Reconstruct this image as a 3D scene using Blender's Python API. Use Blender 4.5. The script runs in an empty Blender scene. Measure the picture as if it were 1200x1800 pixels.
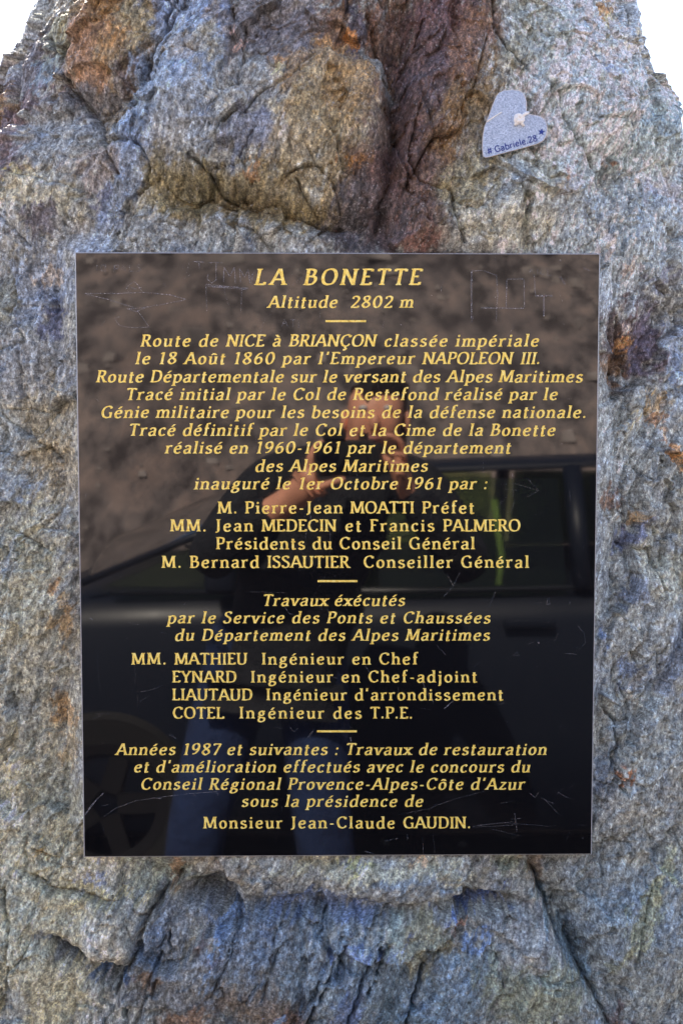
import bpy, math, random
import numpy as np
from mathutils import Vector, Matrix
from mathutils.geometry import delaunay_2d_cdt
from math import radians, sin, cos, pi

random.seed(7)
C = bpy.context.scene.collection
S = bpy.context.scene

# ------------------------------------------------------------------ camera, sky, sun, exposure
PZ = 1.38                                   # height of the plaque centre above the ground
CAM = np.array([-0.01187, -1.15235, PZ + 0.11997])
RX, RY, RZ = -0.0560338, 0.000136, -0.0132905
F = 1750.0                                  # focal length in photograph pixels (1200 x 1800)
cx, sx, cy, sy, cz, sz = cos(RX), sin(RX), cos(RY), sin(RY), cos(RZ), sin(RZ)
ROT = np.array([[cz, -sz, 0], [sz, cz, 0], [0, 0, 1.]]) @ np.array([[1., 0, 0], [0, cx, -sx], [0, sx, cx]]) @ np.array([[cy, 0, sy], [0, 1., 0], [-sy, 0, cy]])
cam = bpy.data.objects.new('camera', bpy.data.cameras.new('camera'))
C.objects.link(cam); S.camera = cam
cam.matrix_world = Matrix.Translation(CAM) @ (Matrix(ROT.tolist()).to_4x4() @ Matrix.Rotation(pi / 2, 4, 'X'))
cam.data.sensor_fit = 'VERTICAL'; cam.data.sensor_height = 36; cam.data.sensor_width = 24
cam.data.lens = 35.0; cam.data.clip_end = 9000; cam.data.clip_start = 0.01
cam.data.dof.use_dof = True; cam.data.dof.focus_distance = 1.165; cam.data.dof.aperture_fstop = 13.0

SUN_EL, SUN_AZ = radians(49), radians(-21)  # azimuth measured from +Y (behind the stone) towards +X
w = bpy.data.worlds.new('World'); S.world = w; w.use_nodes = True
nt = w.node_tree; nt.nodes.clear()
sky = nt.nodes.new('ShaderNodeTexSky'); sky.sky_type = 'NISHITA'; sky.sun_disc = False
sky.sun_elevation = SUN_EL; sky.sun_rotation = SUN_AZ; sky.altitude = 2000; sky.dust_density = 3.5; sky.air_density = 1.0; sky.ozone_density = 1.0
bg = nt.nodes.new('ShaderNodeBackground'); bg.inputs[1].default_value = 0.11
wo = nt.nodes.new('ShaderNodeOutputWorld')
nt.links.new(sky.outputs[0], bg.inputs[0]); nt.links.new(bg.outputs[0], wo.inputs[0])
sl = bpy.data.lights.new('sun', 'SUN'); sl.energy = 5.0; sl.angle = radians(0.5); sl.color = (1, .95, .87)
sun = bpy.data.objects.new('sun', sl); C.objects.link(sun)
sd = Vector((sin(SUN_AZ) * cos(SUN_EL), cos(SUN_AZ) * cos(SUN_EL), sin(SUN_EL)))
sun.rotation_euler = sd.to_track_quat('Z', 'Y').to_euler(); sun.location = (-3, 2, 6)
S.view_settings.view_transform = 'Standard'; S.view_settings.look = 'None'
S.view_settings.exposure = 2.45
S.view_settings.use_white_balance = True; S.view_settings.white_balance_temperature = 7200; S.view_settings.white_balance_tint = 12; S.view_settings.gamma = 1; S.view_settings.use_curve_mapping = False
S.cycles.max_bounces = 6; S.cycles.use_denoising = True

# ------------------------------------------------------------------ helpers
def project(x, y, z):
    qx, qy, qz = x - CAM[0], y - CAM[1], z - CAM[2]
    a = qx * ROT[0, 0] + qy * ROT[1, 0] + qz * ROT[2, 0]
    b = qx * ROT[0, 1] + qy * ROT[1, 1] + qz * ROT[2, 1]
    c = qx * ROT[0, 2] + qy * ROT[1, 2] + qz * ROT[2, 2]
    return 600 + F * a / b, 900 - F * c / b
def on_plane(px, py, y=0.0):                # photograph pixel -> (x, z) on the vertical plane at depth y
    d = ROT @ np.array([(px - 600) / F, 1.0, (900 - py) / F])
    t = (y - CAM[1]) / d[1]
    return CAM[0] + d[0] * t, CAM[2] + d[2] * t

def link_mesh(name, me, m=None, parent=None):
    o = bpy.data.objects.new(name, me); C.objects.link(o)
    if m: me.materials.append(m)
    if parent: o.parent = parent
    return o
def mesh(name, V, Fc, m=None, parent=None, smooth=False):
    me = bpy.data.meshes.new(name); me.from_pydata([tuple(v) for v in V], [], [tuple(f) for f in Fc]); me.update()
    if smooth: me.polygons.foreach_set('use_smooth', [True] * len(me.polygons))
    return link_mesh(name, me, m, parent)
def grid_mesh(name, P, m, wrap=False, smooth=True):
    R_, K, _ = P.shape
    idx = np.arange(R_ * K, dtype=np.int32).reshape(R_, K)
    if wrap: idx = np.concatenate([idx, idx[:, :1]], 1)
    q = np.stack([idx[:-1, :-1], idx[:-1, 1:], idx[1:, 1:], idx[1:, :-1]], -1).reshape(-1, 4)
    me = bpy.data.meshes.new(name)
    me.vertices.add(R_ * K); me.vertices.foreach_set('co', P.astype(np.float32).ravel())
    me.loops.add(q.size); me.loops.foreach_set('vertex_index', q.ravel())
    me.polygons.add(len(q)); me.polygons.foreach_set('loop_start', np.arange(0, q.size, 4, dtype=np.int32))
    me.update(calc_edges=True); me.polygons.foreach_set('use_smooth', np.full(len(q), smooth))
    return link_mesh(name, me, m)
def thing(name, label, cat, loc=(0, 0, 0), group=None):
    o = bpy.data.objects.new(name, None); C.objects.link(o); o.location = loc; o.empty_display_size = .1
    return tag(o, label, cat, group)
def tag(o, label=None, cat=None, group=None, kind=None):
    if label: o['label'] = label
    if cat: o['category'] = cat
    if group: o['group'] = group
    if kind: o['kind'] = kind
    return o
def srgb(*c):
    return tuple(((v / 255) / 12.92 if v / 255 <= .04045 else ((v / 255 + .055) / 1.055) ** 2.4) for v in c)

class NT:                                   # tiny node builder
    def __init__(s, name):
        s.m = bpy.data.materials.new(name); s.m.use_nodes = True; s.t = s.m.node_tree
        s.p = s.t.nodes['Principled BSDF']; s.out = s.t.nodes['Material Output']
    def n(s, typ, **kw):
        nd = s.t.nodes.new(typ)
        for k, v in kw.items():
            if k.startswith('i_'): nd.inputs[k[2:].replace('_', ' ')].default_value = v
            else: setattr(nd, k, v)
        return nd
    def l(s, a, b): s.t.links.new(a, b)
    def noise(s, vec, scale, detail=4, rough=.6, dist=0.):
        nd = s.n('ShaderNodeTexNoise'); nd.inputs['Scale'].default_value = scale; nd.inputs['Detail'].default_value = detail
        nd.inputs['Roughness'].default_value = rough; nd.inputs['Distortion'].default_value = dist
        if vec: s.l(vec, nd.inputs['Vector'])
        return nd.outputs['Fac']
    def ramp(s, fac, stops):
        nd = s.n('ShaderNodeValToRGB'); e = nd.color_ramp.elements
        e[0].position, e[0].color = stops[0][0], tuple(stops[0][1]) + (1,)
        e[1].position, e[1].color = stops[1][0], tuple(stops[1][1]) + (1,)
        for p, c in stops[2:]:
            k = e.new(p); k.color = tuple(c) + (1,)
        s.l(fac, nd.inputs[0]); return nd.outputs[0]
    def math(s, op, a, b=None, clamp=False):
        nd = s.n('ShaderNodeMath', operation=op); nd.use_clamp = clamp
        for i, v in enumerate((a, b)):
            if v is None: continue
            if isinstance(v, (int, float)): nd.inputs[i].default_value = v
            else: s.l(v, nd.inputs[i])
        return nd.outputs[0]
    def mix(s, kind, fac, a, b):
        nd = s.n('ShaderNodeMix', data_type='RGBA', blend_type=kind)
        for i, v in ((0, fac), (6, a), (7, b)):
            if isinstance(v, (int, float)): nd.inputs[i].default_value = v
            elif isinstance(v, tuple): nd.inputs[i].default_value = v + (1,) if len(v) == 3 else v
            else: s.l(v, nd.inputs[i])
        return nd.outputs[2]
    def coord(s, scale=(1, 1, 1), rot=(0, 0, 0)):
        tc = s.n('ShaderNodeTexCoord'); mp = s.n('ShaderNodeMapping')
        mp.inputs['Scale'].default_value = scale; mp.inputs['Rotation'].default_value = rot
        s.l(tc.outputs['Object'], mp.inputs[0]); return mp.outputs[0]
    def bump(s, h, strength, dist, prev=None):
        nd = s.n('ShaderNodeBump'); nd.inputs['Strength'].default_value = strength; nd.inputs['Distance'].default_value = dist
        s.l(h, nd.inputs['Height'])
        if prev: s.l(prev, nd.inputs['Normal'])
        return nd.outputs[0]
def simple(name, col, rough=.6, metal=0., var=.12, scale=30., bumpd=0.0, **kw):
    t = NT(name); v = t.coord(); f = t.noise(v, scale)
    c0 = tuple(max(0, k * (1 - var)) for k in col); c1 = tuple(min(1, k * (1 + var)) for k in col)
    t.l(t.ramp(f, [(.3, c0), (.7, c1)]), t.p.inputs['Base Color'])
    t.p.inputs['Roughness'].default_value = rough; t.p.inputs['Metallic'].default_value = metal
    for k, val in kw.items(): t.p.inputs[k.replace('_', ' ')].default_value = val
    if bumpd: t.l(t.bump(t.noise(v, scale * 4), .6, bumpd), t.p.inputs['Normal'])
    return t.m

# ------------------------------------------------------------------ numpy noise
rng = np.random.RandomState(11)
PERM = rng.permutation(256).astype(np.int32); PERM = np.concatenate([PERM, PERM])
GA = rng.rand(256) * 2 * pi; GX, GY = np.cos(GA).astype(np.float32), np.sin(GA).astype(np.float32)
RND = rng.rand(256).astype(np.float32)
def perlin(x, y):
    xi = np.floor(x).astype(np.int32); yi = np.floor(y).astype(np.int32)
    xf = (x - xi).astype(np.float32); yf = (y - yi).astype(np.float32); xi &= 255; yi &= 255
    def g(ix, iy, dx, dy):
        h = PERM[PERM[ix & 255] + (iy & 255)]
        return GX[h] * dx + GY[h] * dy
    u = xf * xf * xf * (xf * (xf * 6 - 15) + 10); v = yf * yf * yf * (yf * (yf * 6 - 15) + 10)
    a = g(xi, yi, xf, yf); b = g(xi + 1, yi, xf - 1, yf); c = g(xi, yi + 1, xf, yf - 1); d = g(xi + 1, yi + 1, xf - 1, yf - 1)
    return (a + u * (b - a)) * (1 - v) + (c + u * (d - c)) * v
def fbm(x, y, o=4, gain=.5):
    s = 0; a = 1.; f = 1.
    for i in range(o):
        s = s + a * perlin(x * f + 17.3 * i, y * f - 9.1 * i); a *= gain; f *= 2.03
    return s
def ridged(x, y, o=4, gain=.5):
    s = 0; a = 1.; f = 1.
    for i in range(o):
        s = s + a * (1 - 2.6 * np.abs(perlin(x * f + 31.7 * i, y * f + 5.3 * i))); a *= gain; f *= 2.07
    return s
def facets(x, y, tilt=1.0):                 # broken plates: every cell a tilted plane, cells butt in sharp edges
    xi = np.floor(x).astype(np.int32); yi = np.floor(y).astype(np.int32)
    best = np.full(x.shape, 9., np.float32); sec = best.copy(); out = np.zeros(x.shape, np.float32)
    for dx in (-1, 0, 1):
        for dy in (-1, 0, 1):
            h = PERM[PERM[(xi + dx) & 255] + ((yi + dy) & 255)]
            px = xi + dx + RND[h]; py = yi + dy + RND[(h * 7 + 13) & 255]
            ex = (x - px).astype(np.float32); ey = (y - py).astype(np.float32); d = ex * ex + ey * ey
            v = (GX[h] * ex + GY[h] * ey) * tilt + RND[(h * 3 + 5) & 255] - .5
            m = d < best
            sec = np.where(m, best, np.minimum(sec, d)); best = np.where(m, d, best); out = np.where(m, v, out)
    return out, np.sqrt(sec) - np.sqrt(best)
def seg_dist(X, Y, pts):
    D = np.full(X.shape, 1e9, np.float32); SIDE = np.zeros(X.shape, np.float32)
    for (x0, y0), (x1, y1) in zip(pts[:-1], pts[1:]):
        vx, vy = x1 - x0, y1 - y0; L = vx * vx + vy * vy + 1e-6
        t = np.clip(((X - x0) * vx + (Y - y0) * vy) / L, 0, 1)
        dx, dy = X - x0 - t * vx, Y - y0 - t * vy; d = np.sqrt(dx * dx + dy * dy)
        m = d < D; D = np.where(m, d, D); SIDE = np.where(m, np.sign(vx * dy - vy * dx), SIDE)
    return D, SIDE

# ------------------------------------------------------------------ the standing stone
FR = 1.40e-3
def arc_param():
    s = list(np.arange(-.50, .5001, FR * 1.03))
    t = .50; stp = .0018; r = []
    while t < .98: t += stp; stp = min(stp * 1.012, .006); r.append(t)
    back = list(np.linspace(.98, 1.9, 50)[1:])
    half = r + back
    return np.array([-v for v in half[::-1]] + s + half)
s_nom = arc_param()
z_low = np.linspace(-.25, .79, 90)[:-1]; z_mid = np.arange(.79, 2.22, FR); z_top = np.linspace(2.22, 2.93, 130)[1:]
zs = np.concatenate([z_low, z_mid, z_top])
def halfwidth(z):
    a = .405 + (2.17 - z) * .37
    a = np.where(z < 1.2, .405 + .97 * .37 + .22 * (1 - np.exp(-(1.2 - z) * 1.5)), a)
    t = np.clip((z - 2.17) / .78, 0, 1)
    return a * np.sqrt(np.clip(1 - t ** 3.2, 0.0004, 1))
def halfdepth(z):
    t = np.clip((z - 2.17) / .78, 0, 1)
    return np.interp(z, [-.3, .8, 1.4, 2.17, 2.95], [.56, .5, .46, .38, .2]) * np.sqrt(np.clip(1 - t ** 3, .001, 1))
NREF = 2.7
def superell(th, n):
    c, s_ = np.cos(th), np.sin(th)
    r = (np.abs(c) ** n + np.abs(s_) ** n) ** (-1 / n)
    return r * s_, r * c                     # x, front depth (+ is front)
th = np.linspace(-pi, pi, 20001)
ex, ey = superell(th, NREF)
arc = np.concatenate([[0], np.cumsum(np.hypot(np.diff(ex * .71), np.diff(ey * .46)))]); arc -= arc[10000]
s_nom = s_nom / s_nom[-1] * s_nom[-1]
th_s = np.interp(np.clip(s_nom, arc[0] * .9999, arc[-1] * .9999), arc, th)
ok = (s_nom > arc[0] * .995) & (s_nom < arc[-1] * .995)
th_s = th_s[ok]; s_nom = s_nom[ok]
UX, UY = superell(th_s, NREF)
NXc = np.sign(UX) * np.abs(UX) ** (NREF - 1); NYc = np.sign(UY) * np.abs(UY) ** (NREF - 1)
Z, _ = np.meshgrid(zs, s_nom, indexing='ij')
A = halfwidth(Z); B = halfdepth(Z)
front_y = .011 + np.clip(Z - 1.78, 0, 9) * .13 - np.clip(.98 - Z, 0, 9) * .10
A = np.where(UX[None, :] > 0, A - .016 * np.exp(-((Z - 2.07) / .11) ** 2), A + .004)
X = A * UX[None, :]; Y = front_y + B - B * UY[None, :]
nx = NXc[None, :] / A; ny = -NYc[None, :] / B; nl = np.hypot(nx, ny); nx = nx / nl; ny = ny / nl
SA = s_nom[None, :] * (A / .71)              # arc coordinate in metres
PXc, PYc = project(X, Y, Z)
FRONTM = (ny < -.15) & (Z > .7) & (Z < 2.35)
# wandering coordinates so that no authored line or patch is a clean curve
wx = fbm(SA * 9, Z * 9, 4) * 22 + fbm(SA * 45 + 9, Z * 45, 3) * 7
wy = fbm(SA * 9 + 40, Z * 9, 4) * 22 + fbm(SA * 45, Z * 45 + 31, 3) * 7
a0 = radians(69)
wa = fbm(SA * 2.2, Z * 2.2 + 5, 2) * .05
P_ = (SA + wa) * cos(a0) + Z * sin(a0); Q_ = -(SA + wa) * sin(a0) + Z * cos(a0)      # along / across the foliation
H = .015 * fbm(SA * 3.1, Z * 3.1, 2)
f0, e0 = facets(P_ * 3.6 + fbm(SA * 7, Z * 7, 2) * .5 + 8, Q_ * 8 + fbm(SA * 7 + 7, Z * 7, 2) * .5, 1.1)
H = H + .022 * f0
f1, e1 = facets(P_ * 7 + fbm(SA * 14, Z * 14, 2) * .8, Q_ * 15 + fbm(SA * 14 + 7, Z * 14, 2) * .8, 1.0)
WPX, WPY = PXc + wx * .22 + f1 * 9, PYc + wy * .22 + f1 * 7
H = H + .010 * f1
f2, e2 = facets(P_ * 19 + fbm(SA * 40, Z * 40, 2), Q_ * 45 + fbm(SA * 40 + 3, Z * 40, 2), 1.1)
WPX = WPX + f2 * 5; WPY = WPY + f2 * 5
H = H + .0034 * f2
f3, e3 = facets(P_ * 60 + fbm(SA * 90, Z * 90, 2), Q_ * 150 + fbm(SA * 90 + 3, Z * 90, 2), 1.2)
H = H + .0012 * f3
H = H + .0028 * ridged(P_ * 9, Q_ * 42, 3) + .0010 * fbm(P_ * 60, Q_ * 140, 3, .6) + .0012 * fbm(SA * 55, Z * 55, 3, .65) + .0011 * fbm(SA * 240, Z * 240, 2, .7)

#BUMPS: px, py, rx, ry, angle, height in mm (+ towards the viewer)
BUMPS = [(230, 60, 75, 110, 75, 14), (60, 110, 45, 80, 75, 10), (420, 190, 130, 140, 90, 22), (350, 100, 50, 120, 70, 16), (250, 250, 40, 110, 65, 14),
 (560, 120, 70, 120, 90, 10), (640, 210, 40, 80, 75, 15), (110, 300, 90, 60, 40, 12), (60, 400, 80, 60, 0, 6), (820, 130, 50, 130, 80, 10),
 (1010, 120, 90, 130, 80, 14), (1120, 230, 70, 60, 0, 16), (905, 360, 90, 50, 10, 9), (1040, 200, 60, 90, 70, 8), (1110, 380, 70, 50, 0, 6),
 (420, 362, 90, 26, -12, -15), (560, 385, 60, 20, -10, -12), (330, 335, 40, 24, 0, -10), (690, 200, 24, 210, 88, -20), (655, 400, 50, 40, 0, -14), (720, 90, 26, 80, 80, -8),
 (1105, 615, 42, 62, 80, -11), (1160, 600, 22, 60, 80, -8), (1125, 950, 35, 45, 0, -5), (1100, 1190, 22, 50, 80, -6), (1185, 800, 40, 120, 80, 9), (1160, 1100, 40, 90, 80, 8),
 (30, 620, 60, 80, 60, 9), (60, 1100, 50, 140, 80, 8), (20, 1430, 40, 120, 80, 12), (90, 850, 60, 30, -35, -5),
 (200, 1620, 55, 60, 90, 16), (150, 1680, 80, 16, -35, -12), (195, 1715, 34, 16, 0, -12), (60, 1620, 60, 120, 80, 12), (375, 1572, 46, 22, 10, -24), (560, 1590, 190, 15, 0, -16),
 (840, 1590, 70, 14, 0, -20), (560, 1720, 170, 90, 0, 16), (340, 1680, 60, 90, 65, 6), (930, 1690, 60, 70, 0, 17), (790, 1740, 60, 70, 0, 9), (640, 1535, 260, 18, 0, 3),
 (985, 1620, 24, 70, -70, -16), (1120, 1620, 80, 110, 60, 10), (1040, 1700, 26, 90, -65, -12), (240, 165, 18, 20, 60, -12), (180, 190, 60, 20, 30, -9), (275, 1545, 26, 50, 70, -5),
 (70, 95, 14, 50, 70, 6), (1105, 90, 14, 60, 70, -10), (1070, 95, 34, 8, 10, 6), (1078, 292, 9, 12, -60, 7), (1045, 300, 30, 18, 60, -7), (436, 98, 10, 6, 20, 5), (1050, 432, 17, 8, 50, 5)]
for (bx, by, rx, ry, an, hh) in BUMPS:
    m = FRONTM & (np.abs(WPX - bx) < 3.2 * max(rx, ry)) & (np.abs(WPY - by) < 3.2 * max(rx, ry))
    # the long axis is ry for steep angles: rotate so ry runs along the given direction
    if abs(an) >= 60 or an == 0 and ry > rx: ra = radians(an if an else 90); ax_, sh = ry, rx
    else: ra = radians(an); ax_, sh = max(rx, ry), min(rx, ry)
    dx, dy = WPX[m] - bx, -(WPY[m] - by)
    u = (dx * cos(ra) + dy * sin(ra)) / ax_; v = (-dx * sin(ra) + dy * cos(ra)) / sh
    d2 = u * u + v * v
    H[m] += hh * 1e-3 * (1.6 if by < 1500 else 2.0) * np.exp(-d2 ** 1.35 * .8)
# CRACKS: points, half width px, depth mm, step mm (left side of the direction of travel raised)
CR = [([(305, 0), (298, 60), (268, 110), (246, 150)], 7, 15, 5), ([(100, 60), (125, 135), (150, 190), (176, 228), (196, 262), (208, 292), (222, 316)], 4.5, 13, 4),
 ([(222, 316), (205, 400), (190, 445)], 4, 4, 0), ([(133, 222), (108, 246)], 2.5, 6, 0), ([(246, 152), (205, 185), (165, 205)], 6, 8, 3), ([(60, 320), (120, 325), (170, 350)], 2, 4, 2),
 ([(0, 358), (28, 384), (48, 400), (68, 436)], 2.5, 7, 0), ([(165, 300), (130, 370), (110, 440)], 3, 4, 3),
 ([(412, 0), (425, 60), (426, 130), (405, 190), (385, 230)], 5, 7, -3), ([(345, 60), (350, 110), (370, 125)], 2.5, 6, 0), ([(455, 250), (425, 300), (380, 300), (365, 330)], 3, 6, 0),
 ([(340, 283), (362, 296), (378, 330), (410, 352), (440, 356)], 4, 12, 4), ([(395, 360), (450, 372), (505, 368), (560, 392), (600, 396)], 4, 10, 4),
 ([(520, 320), (535, 350), (555, 372)], 2.5, 8, 0), ([(545, 270), (565, 300), (590, 330), (600, 380)], 3, 6, 0), ([(510, 230), (515, 290), (500, 330)], 2, 4, 0), ([(400, 395), (450, 410), (470, 440)], 3, 6, 0),
 ([(652, 20), (660, 80), (676, 120), (684, 170), (696, 225), (690, 300), (668, 370), (655, 440)], 8, 14, 0), ([(752, 30), (728, 80), (704, 110), (688, 160)], 4, 9, 0),
 ([(738, 200), (720, 290), (740, 326), (782, 336), (786, 372), (800, 420)], 3.5, 8, 5), ([(768, 405), (796, 426)], 3, 7, 0), ([(820, 170), (800, 220), (775, 260)], 3, 6, 0), ([(845, 60), (830, 120), (818, 165)], 3, 6, 2),
 ([(862, 0), (868, 50), (884, 92), (906, 118), (926, 142)], 4, 10, 4), ([(940, 152), (960, 182), (968, 222), (982, 246), (1008, 290), (1030, 332), (1062, 362)], 3.5, 9, -4),
 ([(1062, 262), (1080, 300), (1086, 318)], 3, 8, 0), ([(1038, 306), (1052, 330), (1064, 350), (1076, 376), (1104, 398)], 2.5, 6, 0), ([(1086, 304), (1118, 306)], 2, 4, 0), ([(1085, 0), (1068, 30), (1062, 60)], 3, 6, 0), ([(1122, 30), (1108, 80), (1104, 122)], 5, 5, 0),
 ([(1042, 84), (1060, 96), (1080, 96), (1096, 80)], 3, 7, 3), ([(1070, 196), (1058, 222), (1056, 240)], 2.5, 5, 0), ([(1062, 380), (1076, 410), (1070, 440)], 3, 5, 0), ([(1130, 300), (1150, 330), (1190, 350)], 3, 4, 2), ([(950, 400), (968, 430)], 2, 4, 0),
 ([(0, 655), (16, 622), (40, 600)], 3, 6, 3), ([(20, 560), (16, 600)], 2, 4, 0), ([(66, 625), (64, 660), (60, 700)], 2, 4, 0), ([(36, 729), (90, 728), (131, 728)], 1.6, 6, 1), ([(30, 742), (58, 768), (98, 798), (126, 826)], 3.5, 7, 3), ([(14, 928), (56, 938), (98, 966)], 3, 6, 2),
 ([(68, 1210), (52, 1260), (36, 1345)], 3, 5, 2), ([(100, 1080), (80, 1160)], 2, 4, 0), ([(0, 980), (30, 1010)], 2, 4, 0), ([(110, 440), (132, 430)], 3, 5, 0), ([(40, 1380), (60, 1440), (56, 1500)], 3, 6, 3), ([(10, 1040), (24, 1000), (36, 960)], 2, 4, 0),
 ([(1060, 560), (1058, 600), (1064, 640), (1080, 690)], 4, 10, 4), ([(1108, 560), (1116, 620), (1136, 670)], 4, 6, 0), ([(1098, 688), (1100, 712), (1105, 736)], 2.2, 8, 0), ([(1132, 672), (1146, 704)], 3, 6, 0), ([(1160, 478), (1174, 508), (1192, 522)], 4, 9, 3), ([(1176, 540), (1180, 600)], 3, 6, 0),
 ([(1142, 760), (1138, 810)], 2.2, 5, 0), ([(1105, 790), (1118, 830)], 2, 4, 0), ([(1180, 780), (1168, 830)], 2.5, 5, 0), ([(1050, 850), (1072, 862), (1062, 900)], 4, 9, 0), ([(1098, 872), (1128, 900), (1150, 940), (1148, 965), (1120, 968), (1090, 950)], 3.5, 7, 3),
 ([(1135, 965), (1148, 1000), (1160, 1040)], 3, 7, 0), ([(1074, 965), (1068, 1000), (1078, 1015)], 3, 7, 0), ([(1070, 1090), (1065, 1130), (1052, 1170)], 2.5, 5, 0), ([(1105, 1130), (1115, 1160)], 2.5, 6, 0), ([(1150, 1140), (1162, 1190)], 3, 6, 0), ([(1080, 1170), (1084, 1220)], 4, 6, 0),
 ([(1052, 1238), (1078, 1268), (1084, 1310), (1074, 1330), (1084, 1362), (1078, 1376), (1092, 1390)], 3.4, 12, 3), ([(1170, 1350), (1150, 1400)], 3, 5, 0), ([(1125, 1430), (1140, 1480)], 3, 6, 0), ([(1180, 1450), (1200, 1500)], 3, 6, 0),
 ([(60, 1528), (108, 1554), (160, 1566), (215, 1574)], 3, 7, 7), ([(75, 1492), (118, 1516)], 2, 7, 0), ([(246, 1580), (247, 1616), (240, 1640)], 2.5, 7, 0), ([(322, 1508), (306, 1556), (262, 1620), (228, 1688), (210, 1750), (214, 1800)], 4, 14, -5),
 ([(170, 1680), (200, 1672)], 2, 7, 0), ([(100, 1640), (130, 1668), (172, 1690), (208, 1704)], 5, 8, 4), ([(300, 1640), (276, 1720), (268, 1760)], 3, 8, 0), ([(604, 1645), (586, 1700), (552, 1752), (530, 1800)], 3, 10, 4), ([(500, 1598), (482, 1650), (466, 1742)], 2.5, 6, 2),
 ([(668, 1652), (650, 1690), (622, 1750), (608, 1800)], 3, 10, -3), ([(734, 1686), (714, 1740), (706, 1800)], 3.5, 11, 4), ([(424, 1600), (400, 1680), (380, 1740)], 3, 6, 0), ([(926, 1508), (942, 1540), (952, 1566)], 5, 13, 0), ([(952, 1566), (968, 1610), (976, 1650)], 3, 10, 0),
 ([(890, 1528), (898, 1514), (916, 1520)], 2.2, 6, 0), ([(1000, 1560), (984, 1580), (978, 1606)], 3, 8, 0), ([(1008, 1650), (1024, 1700), (1044, 1740), (1068, 1800)], 4, 10, -3), ([(960, 1715), (1010, 1724), (1034, 1722)], 1.8, 5, 2), ([(680, 1640), (662, 1652)], 2, 6, 0),
 ([(1140, 1540), (1120, 1600), (1100, 1680)], 4, 5, 3), ([(20, 1560), (40, 1640), (30, 1720)], 3, 5, 3), ([(0, 1490), (14, 1500), (20, 1560)], 3, 6, 0)]
# raised sunlit ledges on the left shoulder
RD = [([(-30, 288), (8, 258), (36, 232), (66, 214)], 7, 15), ([(-10, 300), (20, 272), (48, 256), (82, 236)], 5, 15), ([(10, 318), (26, 288), (52, 268), (88, 244)], 5, 14), ([(84, 214), (92, 200), (112, 194)], 8, 18), ([(-20, 200), (10, 172), (30, 164)], 8, 14), ([(16, 196), (44, 184)], 5, 10), ([(30, 150), (36, 122)], 5, 8)]
crackmask = np.zeros_like(H)
pm0 = np.clip(fbm(SA * 6 + 3, Z * 6, 3) * 4 - .1, 0, 1); pm1 = np.clip(fbm(SA * 11 + 30, Z * 11, 3) * 4 - .1, 0, 1)
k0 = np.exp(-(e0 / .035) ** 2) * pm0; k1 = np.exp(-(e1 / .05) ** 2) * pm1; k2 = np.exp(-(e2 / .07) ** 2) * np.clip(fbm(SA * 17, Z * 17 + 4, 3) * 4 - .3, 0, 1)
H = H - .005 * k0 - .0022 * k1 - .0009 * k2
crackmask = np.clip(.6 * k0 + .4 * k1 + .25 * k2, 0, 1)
for (pts, wd, dp, stp) in CR:
    xs = [p[0] for p in pts]; ys = [p[1] for p in pts]; pad = 60
    m = FRONTM & (WPX > min(xs) - pad) & (WPX < max(xs) + pad) & (WPY > min(ys) - pad) & (WPY < max(ys) + pad)
    d, sd_ = seg_dist(WPX[m], WPY[m], pts)
    if min(ys) > 1495: wd, dp = wd * 1.25, dp * 1.7
    wv = wd * (1 + .5 * fbm(SA[m] * 30, Z[m] * 30, 2))
    g = np.exp(-(d / (wv * .75)) ** 1.15)
    H[m] += -dp * 1e-3 * g + stp * 1e-3 * np.exp(-(d / 22) ** 2) * sd_ * .6
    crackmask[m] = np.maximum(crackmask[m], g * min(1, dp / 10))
for (pts, wd, hh) in RD:
    m = FRONTM & (WPX < 220) & (WPY < 420)
    d, _s = seg_dist(WPX[m], WPY[m], pts)
    H[m] += hh * 1e-3 * .7 * np.exp(-(d / wd) ** 2)
H *= np.clip((-ny - .05) / .6, .16, 1)
# keep the bedding round the plaque level enough to carry it, nothing pokes through the slab
HPX, HPZ = .3, .3522
dx = np.abs(X) - HPX; dz = np.abs(Z - PZ) - HPZ
dist = np.where((dx < 0) & (dz < 0), np.maximum(dx, dz), np.hypot(np.maximum(dx, 0), np.maximum(dz, 0)))
fr = ny < -.5
near = np.clip(1 - dist / .05, 0, 1) * fr
Yn = Y + ny * H; Xn = X + nx * H
lim = .0135 - np.clip((dist - .001) * .5, 0, .03)
Yn = np.where(fr & (dist < .05), np.maximum(Yn, np.where(dist < .0, .016, .008 + .005 * fbm(SA * 30, Z * 30, 2) - np.clip(dist, 0, 1) * .8)), Yn)
Yn = np.where(fr & (dist < .03), np.minimum(Yn, .0165 + np.clip(dist, 0, 1) * .8), Yn)
ZN = Z + fbm(SA * 20, Z * 20 + 50, 2) * .004
P = np.stack([Xn, Yn, ZN], -1)
P[-1, :, :] = P[-1].mean(0); P[0, :, 2] = -.25

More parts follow.
